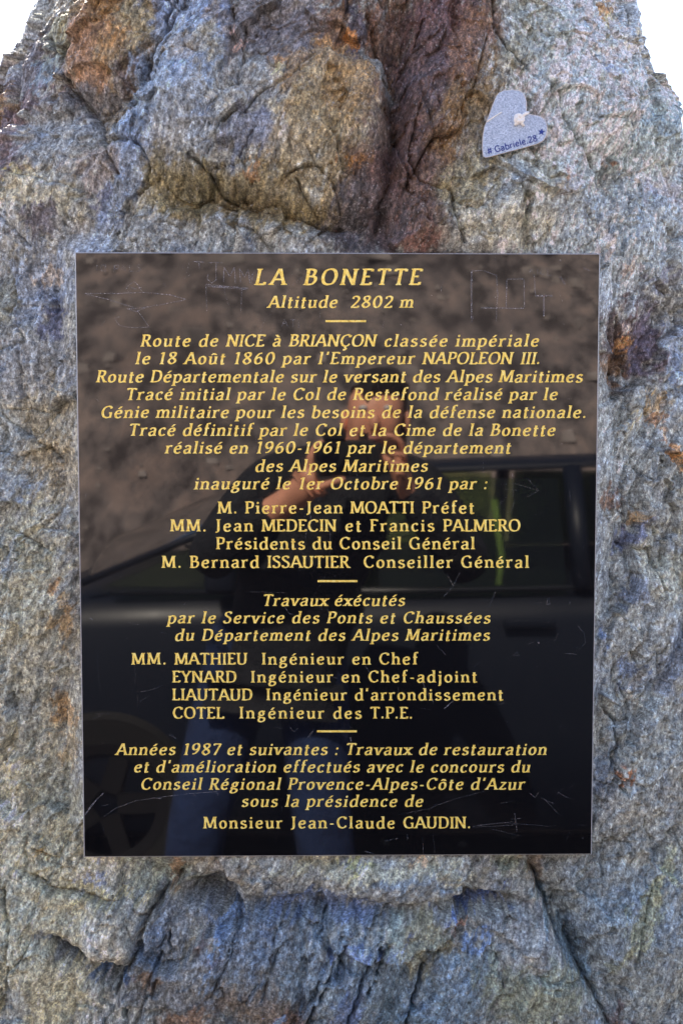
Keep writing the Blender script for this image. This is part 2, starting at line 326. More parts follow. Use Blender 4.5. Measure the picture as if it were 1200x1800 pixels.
# ---- albedo of the stone: mineral stains in photograph pixels (x, y, rx, ry, angle, rgb, strength)
BL = [(600, 500, 3000, 3000, 0, (134, 134, 136), 1),
 (400, 1690, 200, 120, 0, (92, 94, 104), .85), (700, 1730, 180, 90, 0, (100, 114, 128), .75), (60, 1600, 120, 230, 90, (180, 170, 146), .85), (570, 190, 120, 160, 90, (146, 124, 94), .85), (470, 70, 100, 80, 0, (118, 106, 108), .8), (50, 260, 110, 60, 20, (112, 98, 104), .7), (1040, 160, 150, 190, 90, (196, 205, 212), .9), (1060, 420, 150, 60, 0, (168, 178, 188), .7), (420, 350, 180, 50, 0, (122, 110, 86), .85), (40, 1250, 90, 260, 90, (164, 156, 138), .6), (1130, 1000, 110, 300, 90, (142, 148, 154), .6), (640, 350, 70, 90, 90, (96, 80, 74), .8), (1040, 1620, 150, 150, 0, (112, 118, 122), .6),
 (200, 90, 110, 125, 90, (124, 108, 90), .8), (740, 120, 130, 170, 90, (100, 76, 62), .95), (715, 330, 110, 120, 90, (104, 84, 74), .85), (1010, 250, 150, 170, 90, (166, 172, 174), .6),
 (230, 70, 80, 110, 75, (122, 106, 88), .9), (205, 60, 26, 80, 80, (158, 116, 74), .75), (265, 40, 30, 60, 80, (140, 130, 108), .7), (170, 110, 30, 60, 70, (146, 112, 94), .7), (60, 110, 55, 60, 80, (94, 82, 104), .85), (88, 140, 10, 55, 72, (116, 138, 162), .8), (120, 60, 14, 60, 70, (138, 138, 120), .6), (45, 60, 16, 70, 75, (170, 170, 174), .7), (300, 30, 14, 60, 80, (82, 62, 58), .8), (180, 170, 60, 22, 25, (98, 96, 112), .8), (240, 150, 26, 14, 40, (84, 66, 62), .7),
 (335, 50, 46, 90, 72, (132, 146, 176), .95), (290, 180, 42, 90, 65, (132, 148, 176), .95), (240, 300, 30, 90, 65, (120, 136, 166), .9), (190, 400, 24, 60, 68, (128, 142, 172), .85), (402, 60, 12, 70, 84, (84, 108, 160), .85), (392, 110, 10, 50, 80, (120, 146, 184), .6), (350, 150, 40, 20, 10, (112, 138, 178), .6), (370, 100, 28, 26, 0, (132, 126, 112), .7), (378, 40, 14, 16, 0, (150, 132, 116), .7), (325, 115, 22, 20, 0, (148, 138, 130), .6), (388, 190, 9, 26, 60, (84, 90, 140), .7), (340, 210, 50, 60, 70, (134, 142, 158), .7), (300, 270, 22, 40, 60, (150, 156, 172), .6),
 (470, 60, 70, 80, 90, (114, 102, 112), .9), (437, 97, 11, 6, 20, (206, 160, 148), .9), (520, 60, 60, 30, 0, (108, 90, 104), .7), (575, 85, 24, 18, 0, (168, 120, 70), .85), (500, 128, 20, 8, -10, (176, 128, 84), .8), (490, 140, 8, 6, 0, (200, 178, 130), .8), (560, 130, 50, 20, 0, (148, 120, 90), .7), (600, 30, 30, 50, 80, (122, 86, 66), .8), (440, 200, 60, 70, 90, (142, 144, 148), .8), (440, 250, 34, 34, 0, (104, 110, 136), .8), (505, 252, 8, 24, 80, (214, 214, 220), .85), (485, 215, 12, 12, 0, (180, 165, 135), .5), (481, 196, 5, 6, 0, (96, 66, 56), .8), (570, 200, 50, 60, 90, (146, 130, 104), .8), (560, 300, 50, 50, 0, (138, 124, 100), .8), (530, 270, 40, 40, 0, (144, 134, 118), .6), (550, 320, 14, 26, 70, (160, 164, 168), .6),
 (330, 330, 60, 46, 0, (118, 108, 84), .85), (430, 372, 90, 26, -5, (112, 100, 78), .8), (560, 380, 70, 26, 0, (128, 112, 82), .8), (445, 312, 14, 10, 0, (170, 120, 80), .7), (350, 420, 120, 30, 0, (138, 142, 148), .8), (520, 420, 60, 26, 0, (150, 150, 150), .7),
 (630, 60, 22, 60, 82, (80, 64, 88), .95), (660, 50, 12, 40, 80, (120, 82, 62), .8), (716, 30, 12, 50, 82, (100, 100, 98), .8), (770, 40, 50, 60, 80, (90, 62, 68), .95), (740, 110, 40, 60, 75, (86, 64, 80), .95), (735, 160, 34, 50, 75, (84, 68, 94), .85), (712, 220, 30, 60, 75, (92, 68, 66), .9), (690, 290, 34, 70, 85, (94, 70, 72), .9), (650, 385, 60, 56, 0, (82, 72, 84), .9), (700, 400, 50, 50, 80, (108, 70, 62), .85), (820, 90, 26, 100, 78, (142, 100, 62), .95), (850, 110, 24, 80, 80, (130, 98, 74), .85), (790, 220, 28, 70, 68, (130, 98, 62), .85), (850, 190, 36, 70, 75, (126, 110, 88), .85), (615, 70, 10, 22, 80, (178, 112, 54), .85), (620, 170, 34, 50, 70, (150, 120, 84), .85), (664, 130, 16, 50, -65, (130, 134, 138), .8), (650, 230, 34, 34, 0, (146, 138, 124), .7), (638, 290, 24, 12, 0, (190, 128, 62), .85), (640, 322, 14, 6, 0, (176, 124, 84), .7), (786, 232, 8, 9, 0, (176, 168, 172), .7), (740, 340, 34, 40, 0, (132, 98, 74), .8), (800, 330, 50, 50, 0, (140, 130, 106), .85), (770, 250, 20, 30, 60, (140, 104, 66), .7),
 (770, 70, 80, 90, 90, (92, 68, 66), .7), (705, 280, 70, 110, 90, (86, 66, 64), .75), (640, 400, 80, 50, 0, (78, 66, 76), .7),
 (1010, 110, 110, 150, 85, (188, 196, 204), .95), (930, 60, 40, 80, 80, (158, 160, 154), .8), (1060, 230, 130, 110, 0, (184, 190, 192), .9), (1036, 30, 10, 22, 80, (190, 136, 84), .9), (1036, 52, 7, 18, 80, (180, 160, 100), .6), (1070, 84, 30, 10, 5, (202, 186, 160), .8), (1100, 50, 34, 34, 60, (146, 156, 176), .7), (1030, 137, 22, 12, 30, (140, 152, 196), .75), (965, 346, 16, 16, 0, (172, 138, 98), .85), (968, 320, 18, 6, -15, (200, 146, 130), .8), (1150, 240, 60, 50, 0, (142, 152, 154), .85), (1140, 210, 40, 6, 10, (120, 146, 170), .7), (1078, 292, 9, 12, -60, (200, 152, 130), .95), (1066, 310, 22, 14, 0, (136, 146, 150), .7), (1110, 380, 100, 50, 0, (158, 168, 182), .9), (1050, 432, 18, 8, 50, (226, 214, 196), .95), (1055, 380, 14, 16, 0, (214, 214, 212), .6), (880, 400, 80, 40, 0, (166, 162, 152), .85), (1000, 370, 50, 40, 0, (146, 158, 178), .7), (935, 320, 20, 30, 0, (168, 162, 146), .6), (905, 90, 14, 60, 80, (140, 136, 124), .7), (1100, 110, 16, 30, 70, (150, 140, 128), .7), (1170, 340, 40, 14, -20, (170, 150, 152), .5),
 (40, 230, 70, 50, 30, (98, 80, 88), .85), (20, 190, 24, 14, 20, (148, 110, 60), .6), (70, 285, 60, 14, 35, (96, 70, 80), .85), (20, 310, 30, 30, 0, (98, 78, 96), .7), (60, 312, 14, 6, 0, (180, 160, 70), .7), (35, 335, 12, 20, 70, (188, 156, 102), .7), (120, 250, 50, 40, 30, (140, 144, 150), .8), (70, 350, 70, 40, 0, (162, 156, 142), .85), (190, 300, 30, 26, 0, (134, 122, 122), .7), (20, 400, 40, 40, 0, (154, 156, 162), .7), (92, 405, 13, 34, 66, (94, 84, 116), .9), (140, 420, 40, 30, 0, (146, 146, 152), .6), (195, 345, 20, 10, 20, (100, 104, 140), .7),
 (70, 510, 60, 60, 80, (118, 128, 150), .9), (15, 540, 20, 60, 80, (136, 134, 122), .7), (113, 582, 18, 24, 0, (78, 84, 116), .9), (95, 500, 12, 10, 0, (170, 150, 134), .6), (60, 650, 60, 50, 0, (138, 142, 152), .8), (80, 750, 60, 60, 0, (156, 148, 134), .85), (20, 780, 26, 60, 0, (142, 150, 158), .7), (100, 830, 50, 60, 0, (142, 130, 112), .85), (40, 860, 20, 30, 60, (122, 138, 164), .7), (50, 1000, 70, 120, 0, (150, 146, 132), .9), (112, 1030, 14, 14, 0, (170, 124, 80), .8), (126, 1090, 10, 44, 80, (168, 130, 82), .75), (20, 1010, 14, 60, 70, (156, 164, 176), .6), (40, 1200, 50, 80, 0, (146, 144, 136), .8), (108, 1250, 20, 30, 0, (160, 122, 82), .8), (112, 1320, 22, 26, 0, (158, 130, 90), .7), (100, 1400, 34, 50, 0, (128, 128, 120), .7), (8, 1450, 20, 120, 85, (206, 196, 170), .9), (40, 1450, 20, 80, 110, (190, 176, 152), .6),
 (1100, 500, 60, 50, 0, (160, 166, 176), .8), (1112, 470, 12, 12, 0, (200, 160, 140), .6), (1115, 605, 60, 62, 90, (100, 80, 80), .95), (1080, 590, 26, 40, 80, (92, 74, 86), .95), (1125, 595, 9, 16, 0, (206, 140, 84), .8), (1115, 562, 9, 8, 0, (220, 190, 180), .7), (1095, 645, 30, 30, 0, (134, 98, 66), .8), (1155, 590, 18, 60, 82, (98, 80, 122), .9), (1175, 480, 24, 10, -10, (112, 108, 146), .7), (1160, 520, 20, 14, -20, (86, 84, 104), .7), (1190, 640, 14, 80, 90, (140, 160, 196), .6), (1110, 760, 60, 60, 0, (154, 160, 166), .85), (1155, 712, 22, 16, 0, (172, 134, 84), .8), (1172, 742, 16, 8, -30, (190, 136, 96), .8), (1186, 792, 16, 10, -35, (206, 134, 66), .9), (1116, 742, 12, 8, 0, (176, 160, 116), .7), (1180, 850, 30, 50, 0, (150, 148, 144), .6), (1062, 865, 14, 20, 80, (116, 84, 64), .85), (1115, 905, 18, 8, -40, (160, 126, 86), .8), (1112, 942, 26, 16, 20, (104, 116, 160), .85), (1115, 1040, 24, 16, 0, (108, 124, 160), .7), (1170, 1000, 40, 60, 0, (160, 156, 142), .7), (1110, 1170, 20, 20, 0, (98, 118, 158), .8), (1062, 1120, 10, 10, 0, (96, 118, 160), .8), (1180, 1160, 24, 60, 0, (124, 136, 166), .6), (1120, 1230, 10, 40, 76, (178, 156, 128), .6), (1120, 1300, 60, 80, 0, (138, 142, 144), .7), (1090, 1360, 7, 8, 0, (184, 112, 68), .9), (1058, 1350, 14, 30, 80, (92, 104, 122), .7), (1140, 1480, 60, 60, 0, (144, 144, 142), .7),
 (120, 1480, 60, 40, 0, (164, 154, 132), .8), (40, 1640, 60, 150, 80, (168, 162, 144), .9), (110, 1560, 60, 26, 0, (160, 146, 120), .7), (86, 1490, 8, 6, 0, (190, 150, 90), .7), (185, 1540, 50, 16, 0, (184, 174, 158), .8), (165, 1543, 16, 6, 0, (122, 132, 166), .8), (205, 1620, 40, 50, 80, (172, 166, 158), .9), (190, 1564, 60, 5, -12, (176, 158, 112), .8), (175, 1780, 36, 60, 85, (172, 168, 162), .8), (190, 1716, 40, 14, 0, (88, 114, 156), .95), (130, 1660, 40, 14, -35, (96, 106, 128), .8), (26, 1760, 26, 60, 60, (136, 142, 150), .7), (120, 1760, 30, 50, 80, (160, 152, 128), .6),
 (280, 1540, 60, 30, 0, (140, 142, 130), .8), (310, 1530, 12, 34, 72, (142, 104, 74), .8), (400, 1525, 60, 16, 0, (128, 116, 104), .7), (270, 1650, 26, 50, 66, (112, 128, 154), .8), (340, 1660, 60, 80, 70, (116, 118, 130), .85), (410, 1610, 30, 12, 15, (106, 136, 190), .95), (398, 1650, 10, 44, 78, (110, 146, 204), .95), (388, 1700, 8, 30, 70, (120, 150, 196), .7), (335, 1650, 14, 40, 70, (134, 126, 112), .6), (395, 1675, 14, 14, 60, (112, 84, 72), .7), (370, 1650, 10, 20, 70, (90, 70, 72), .6), (250, 1720, 20, 16, 0, (122, 94, 72), .7), (330, 1790, 40, 26, 0, (126, 98, 80), .85), (450, 1760, 70, 34, 0, (112, 98, 88), .85), (500, 1780, 26, 20, 0, (116, 88, 78), .7), (478, 1790, 6, 16, 80, (120, 148, 196), .9),
 (440, 1650, 50, 60, 60, (106, 120, 142), .8), (560, 1600, 90, 16, 4, (98, 116, 158), .85), (640, 1525, 160, 16, 0, (158, 152, 134), .85), (632, 1512, 20, 6, 0, (188, 180, 120), .8), (745, 1512, 10, 6, 0, (190, 146, 106), .7), (560, 1680, 60, 60, 60, (112, 122, 134), .85), (650, 1700, 70, 80, 70, (112, 126, 142), .85), (600, 1770, 26, 40, 70, (88, 106, 148), .8), (690, 1740, 30, 60, 70, (106, 120, 136), .8), (700, 1550, 70, 14, 0, (104, 120, 140), .6), (740, 1650, 50, 34, 0, (134, 126, 102), .8), (800, 1622, 9, 6, -30, (204, 140, 110), .9), (788, 1660, 18, 10, 0, (120, 100, 70), .6), (640, 1650, 60, 6, 4, (92, 112, 168), .7), (840, 1655, 30, 10, 0, (96, 126, 178), .8), (690, 1615, 16, 16, 0, (136, 146, 136), .5), (830, 1592, 60, 10, 2, (86, 108, 164), .95), (790, 1745, 50, 60, 0, (104, 122, 140), .8), (720, 1790, 50, 30, 0, (90, 118, 142), .7), (930, 1640, 40, 46, 0, (146, 142, 142), .85), (930, 1730, 80, 50, 0, (136, 138, 122), .8), (900, 1530, 26, 22, 0, (132, 136, 120), .7), (940, 1530, 14, 26, -60, (104, 82, 62), .7), (955, 1590, 12, 30, -70, (110, 140, 160), .6), (1010, 1680, 18, 50, -70, (96, 122, 144), .75), (1090, 1600, 70, 80, 0, (126, 134, 142), .8), (1120, 1600, 14, 90, 62, (158, 156, 122), .6), (1160, 1700, 60, 90, 60, (130, 132, 132), .8), (1085, 1792, 22, 12, 0, (98, 76, 74), .8), (1165, 1520, 12, 40, 62, (168, 164, 134), .6)]
def lin(c):
    m_ = sum(c) / 3; k = .6 if c[2] > c[1] + 8 and c[0] > c[1] - 4 else (.22 if c[2] > c[0] + 30 else (.2 if c[0] > c[2] + 55 else .04))
    return np.array(srgb(*[v + (m_ - v) * k for v in c]), np.float32)
Cc = np.zeros(H.shape + (3,), np.float32); Cc[:] = lin((140, 139, 138))
sxw = PXc + fbm(SA * 16 + 3, Z * 16, 4, .6) * 26 + fbm(P_ * 40, Q_ * 110, 3, .7) * 14
syw = PYc + fbm(SA * 16, Z * 16 + 13, 4, .6) * 34 + fbm(P_ * 40 + 9, Q_ * 110, 3, .7) * 22
ragged = fbm(P_ * 30, Q_ * 90, 4, .75) * .55 + fbm(SA * 150, Z * 150, 3, .8) * .35
for (bx, by, rx, ry, an, col, st) in BL[1:]:
    R_ = 2.7 * max(rx, ry)
    m = FRONTM & (np.abs(sxw - bx) < R_) & (np.abs(syw - by) < R_)
    ra = radians(an)
    if an == 0: ax_, sh = rx, ry
    elif ry >= rx: ax_, sh = ry, rx
    else: ax_, sh = rx, ry
    dx, dy = sxw[m] - bx, -(syw[m] - by)
    u = (dx * cos(ra) + dy * sin(ra)) / ax_; v = (-dx * sin(ra) + dy * cos(ra)) / sh
    k = np.clip((1.4 - np.sqrt(u * u + v * v) + ragged[m] * .8) / .6, 0, 1); k = (k * k * (3 - 2 * k) * st)[:, None]
    Cc[m] = Cc[m] * (1 - k) + lin(col) * k
# mineral banding, flecks and chips: hue wanders between blue grey, tan and rust in thin strands
b1 = fbm(P_ * 14, Q_ * 95, 4, .65); b2 = fbm(P_ * 34 + 60, Q_ * 130 + 4, 4, .7); b3 = fbm(SA * 24 + 7, Z * 24, 4, .65)
def tone(Cc, k, col): return Cc * (1 - k[..., None]) + Cc * np.array(col, np.float32) * k[..., None]
Cc = tone(Cc, np.clip(b1 * 1.9, 0, 1) * .28, (.80, .95, 1.14)); Cc = tone(Cc, np.clip(-b1 * 1.9, 0, 1) * .28, (1.14, 1.02, .82))
Cc = tone(Cc, np.clip(b3 * 2 - .3, 0, 1) * .35, (1.12, 1.02, .84)); Cc = tone(Cc, np.clip(-b3 * 2 - .3, 0, 1) * .45, (.78, .90, 1.18))
Cc *= (1 + .5 * b2 + .26 * fbm(SA * 90, Z * 90, 4, .8))[..., None]
ch = facets(P_ * 120 + fbm(SA * 200, Z * 200, 2), Q_ * 260, .2)[0]
Cc *= (1 + .6 * ch)[..., None]
lum_ = Cc.mean(-1, keepdims=True); Cc = (lum_ + (Cc - lum_) * 1.0) * np.array([1.42, 1.56, 1.48], np.float32)
Cc *= (1 - .45 * np.clip(crackmask, 0, 1))[..., None]      # colour darkened along the cracks
Cc = np.clip(Cc, .012, .72)

st = NT('weathered_schist')
at = st.n('ShaderNodeAttribute'); at.attribute_name = 'tint'
v1 = st.coord((1, 1, 1)); vA = st.coord((1, 1, .62), (0, radians(21), 0))
na = st.noise(vA, 290, 4, .72); nb = st.noise(v1, 620, 2, .8); nc = st.noise(v1, 160, 5, .7)
mul = st.math('MULTIPLY', st.ramp(na, [(.36, (.5,) * 3), (.64, (1.5,) * 3)]), st.ramp(nb, [(.3, (.62,) * 3), (.7, (1.4,) * 3)]))
hz = st.noise(v1, 45, 4, .6); mul = st.math('MULTIPLY', mul, st.ramp(hz, [(.3, (.93,) * 3), (.7, (1.07,) * 3)])); mul = st.math('MULTIPLY', mul, st.ramp(nc, [(.3, (.86,) * 3), (.7, (1.14,) * 3)]))
vc = st.n('ShaderNodeTexVoronoi'); vc.inputs['Scale'].default_value = 330; st.l(vA, vc.inputs['Vector'])
vd = st.n('ShaderNodeTexVoronoi'); vd.inputs['Scale'].default_value = 560; st.l(v1, vd.inputs['Vector'])
sc1 = st.n('ShaderNodeSeparateColor'); st.l(vc.outputs['Color'], sc1.inputs[0]); sc2 = st.n('ShaderNodeSeparateColor'); st.l(vd.outputs['Color'], sc2.inputs[0])
mul = st.math('MULTIPLY', mul, st.math('MULTIPLY', st.ramp(sc1.outputs[0], [(.0, (.66,) * 3), (1.0, (1.36,) * 3)]), st.ramp(sc2.outputs[1], [(.0, (.76,) * 3), (1.0, (1.24,) * 3)])))
vor = st.n('ShaderNodeTexVoronoi'); vor.inputs['Scale'].default_value = 780; vor.inputs['Randomness'].default_value = 1; st.l(vA, vor.inputs['Vector'])
colr = st.n('ShaderNodeVectorMath', operation='SCALE'); st.l(at.outputs['Color'], colr.inputs[0]); st.l(mul, colr.inputs['Scale'])
sep = st.n('ShaderNodeSeparateColor'); st.l(vor.outputs['Color'], sep.inputs[0])
mica = st.math('GREATER_THAN', sep.outputs[0], .95)
cm = st.mix('MIX', st.math('MULTIPLY', st.math('MULTIPLY', mica, sep.outputs[1]), .5), colr.outputs[0], (.62, .64, .66))
st.l(cm, st.p.inputs['Base Color'])
st.l(st.math('SUBTRACT', st.ramp(nc, [(.3, (.72,) * 3), (.7, (.5,) * 3)]), st.math('MULTIPLY', mica, .22)), st.p.inputs['Roughness'])
bb = st.bump(nc, .7, .0035); bb = st.bump(na, .9, .0026, bb); bb = st.bump(nb, .7, .0010, bb); bb = st.bump(sc1.outputs[2], .5, .0012, bb)
st.l(bb, st.p.inputs['Normal'])
st.p.inputs['Specular IOR Level'].default_value = .55
stone = grid_mesh('standing_stone', P, st.m, wrap=True)
ca = stone.data.color_attributes.new('tint', 'FLOAT_COLOR', 'POINT')
ca.data.foreach_set('color', np.concatenate([Cc, np.ones(H.shape + (1,), np.float32)], -1).astype(np.float32).ravel())
tag(stone, 'tall rough grey and rust stained schist boulder standing on end behind the plaque', 'rock')
PXf, PYf = project(P[..., 0], P[..., 1], P[..., 2])
def rock_point(px, py):
    d = np.where(ny < -.3, np.abs(PXf - px) + np.abs(PYf - py), 1e9); i = np.unravel_index(np.argmin(d), d.shape)
    return P[i]

# ------------------------------------------------------------------ ground, slopes, far ridges
def ground_h(x, y):
    r = np.hypot(x, y)
    h = .035 * fbm(x * .9, y * .9, 3) * np.clip(r / 3, 0, 1)
    back = np.clip(-y - 7.2 + .8 * fbm(x * .12, y * .12, 2), 0, None)           # scree bank across the road
    h = h + np.where(back > 0, back * .62 * (1 - np.exp(-back / 1.2)), 0) * (1 / (1 + (back / 160) ** 2)) + .25 * np.clip(back / 4, 0, 1) * fbm(x * .45, y * .45, 5, .6)
    drop = np.clip(y - 9, 0, None); h = h - drop * .28 * np.clip(drop / 10, 0, 1) * (1 / (1 + (drop / 500) ** 2))
    far = np.clip((r - 500) / 1500, 0, 1); h = h + far * (190 * ridged(x * .0011, y * .0011, 5, .5) - 60)
    return h
g = np.sinh(np.linspace(-1, 1, 420) * 7.2) / np.sinh(7.2) * 4200
GXX, GYY = np.meshgrid(g, g, indexing='ij')
gt = NT('grey_brown_scree'); gv = gt.coord((1, .5, .5))
g1 = gt.noise(gv, .35, 8, .65); g2 = gt.noise(gv, 2.6, 8, .72); g3 = gt.noise(gv, 60, 5, .7)
gc = gt.ramp(g1, [(.35, (.15, .124, .118)), (.5, (.205, .177, .172)), (.68, (.13, .113, .115))])
gc = gt.mix('MULTIPLY', 1.0, gc, gt.ramp(g2, [(.41, (.36, .34, .34)), (.5, (1, .98, .96)), (.60, (1.75, 1.55, 1.40))]))
gc = gt.mix('MULTIPLY', .7, gc, gt.ramp(g3, [(.3, (.5, .5, .5)), (.7, (1.4, 1.38, 1.35))]))
gt.l(gc, gt.p.inputs['Base Color']); gt.p.inputs['Roughness'].default_value = .95
gt.l(gt.bump(g3, .8, .02, gt.bump(g2, .8, .12)), gt.p.inputs['Normal'])
ground = grid_mesh('ground', np.stack([GXX, GYY, ground_h(GXX, GYY)], -1), gt.m)
tag(ground, kind='structure')
# asphalt road between the stone and the bank
rt = NT('old_asphalt'); rv = rt.coord(); r1 = rt.noise(rv, 300, 3, .8); r2 = rt.noise(rv, 1.5, 5, .6)
rt.l(rt.mix('MULTIPLY', .6, rt.ramp(r1, [(.3, (.035, .035, .036)), (.7, (.085, .083, .08))]), rt.ramp(r2, [(.3, (.7, .7, .7)), (.7, (1.2, 1.2, 1.2))])), rt.p.inputs['Base Color'])
rt.p.inputs['Roughness'].default_value = .85; rt.l(rt.bump(r1, .7, .004), rt.p.inputs['Normal'])
rx_ = np.linspace(-40, 40, 161); ry_ = np.linspace(-6.6, -2.3, 18)
RXX, RYY = np.meshgrid(rx_, ry_, indexing='ij'); RYY = RYY + fbm(RXX * 1.3, RYY * 0 + np.round(RYY), 2) * .05
road = grid_mesh('road', np.stack([RXX, RYY, np.full_like(RXX, .05)], -1), rt.m); tag(road, kind='structure')
# loose blocks lying on the bank and round the stone: uncountable scree, one mesh
def pebbles(name, n, place, m, seedv):
    rnd = np.random.RandomState(seedv); V = []; Fq = []
    base = np.array([(-1, -1, -1), (1, -1, -1), (1, 1, -1), (-1, 1, -1), (-.8, -.8, 1), (.8, -.8, 1), (.8, .8, 1), (-.8, .8, 1), (0, 0, 1.3)], float)
    faces = [(0, 1, 5, 4), (1, 2, 6, 5), (2, 3, 7, 6), (3, 0, 4, 7), (4, 5, 8), (5, 6, 8), (6, 7, 8), (7, 4, 8)]
    for i in range(n):
        x, y, r = place(rnd); k = base * (1 + rnd.uniform(-.3, .3, base.shape)) * r * np.array([1, rnd.uniform(.6, 1), rnd.uniform(.35, .7)])
        a = rnd.uniform(0, 6.28); k = k @ np.array([[cos(a), sin(a), 0], [-sin(a), cos(a), 0], [0, 0, 1]])
        h = float(ground_h(np.array([x]), np.array([y]))[0]); o = len(V)
        if -6.9 < y < -2.1 and r < .08: h = .05
        V += (k + np.array([x, y, h + r * .15])).tolist(); Fq += [tuple(o + j for j in f) for f in faces]
    return mesh(name, V, Fq, m)
pale = simple('pale_scree_block', (.28, .24, .22), .9, var=.45, scale=2.2, bumpd=.01)
def pl_bank(r):
    y = -8 - abs(r.normal()) * 10; return r.uniform(-14, 14), y, .030 * math.exp(r.normal() * .7) * (1 + (-y - 8) * .05)
tag(pebbles('scree', 2000, pl_bank, pale, 3), kind='stuff')
def pl_near(r):
    a = r.uniform(0, 6.28); d = r.uniform(1.0, 5); return cos(a) * d, sin(a) * d * .8 + .5, .012 * math.exp(r.normal() * .6)
tag(pebbles('gravel', 2500, pl_near, simple('gravel_stone', (.26, .24, .22), .9, var=.4, scale=9, bumpd=.002), 5), kind='stuff')
# ------------------------------------------------------------------ granite plaque
HW, HH, TH = .3, .3522, .022
plq = thing('granite_plaque', 'large polished black granite plaque with gilded French inscription fixed to the boulder', 'plaque', (0, 0, PZ))
pm = NT('polished_black_granite'); pv = pm.coord()
p1 = pm.noise(pv, 900, 2, .8); p2 = pm.noise(pv, 5, 6, .65); p3 = pm.noise(pm.coord((1, 1, .06)), 130, 4, .8)
pm.l(pm.ramp(p1, [(.45, (.0035, .0035, .0045)), (.8, (.012, .012, .014))]), pm.p.inputs['Base Color'])
pm.l(pm.math('ADD', pm.ramp(p2, [(.35, (.010,) * 3), (.7, (.035,) * 3)]), pm.math('MULTIPLY', p3, .02)), pm.p.inputs['Roughness'])
pm.p.inputs['IOR'].default_value = 1.62
ch_ = .0013
def slab_mesh():
    o = [(-HW, -HH), (HW, -HH), (HW, HH), (-HW, HH)]; i = [(-HW + ch_, -HH + ch_), (HW - ch_, -HH + ch_), (HW - ch_, HH - ch_), (-HW + ch_, HH - ch_)]
    V = [(x, TH, z) for x, z in o] + [(x, ch_, z) for x, z in o] + [(x, 0, z) for x, z in i]
    Fq = [(3, 2, 1, 0)] + [(k, (k + 1) % 4, 4 + (k + 1) % 4, 4 + k) for k in range(4)] + [(4 + k, 4 + (k + 1) % 4, 8 + (k + 1) % 4, 8 + k) for k in range(4)] + [(8, 9, 10, 11)]
    return V, Fq
V, Fq = slab_mesh(); slab = mesh('slab', V, Fq, pm.m, plq)
em = NT('granite_edge_painted_gleam'); ev = em.coord()
em.l(em.ramp(em.noise(ev, 700, 3, .8), [(.35, (.20, .21, .23)), (.7, (.52, .54, .58))]), em.p.inputs['Base Color']); em.p.inputs['Roughness'].default_value = .32  # pale base colour paints in the bright sky gleam along the chamfer
slab.data.materials.append(em.m)
for k in range(1, 9): slab.data.polygons[k].material_index = 1
for k in (8, 6): slab.data.polygons[k].material_index = 1

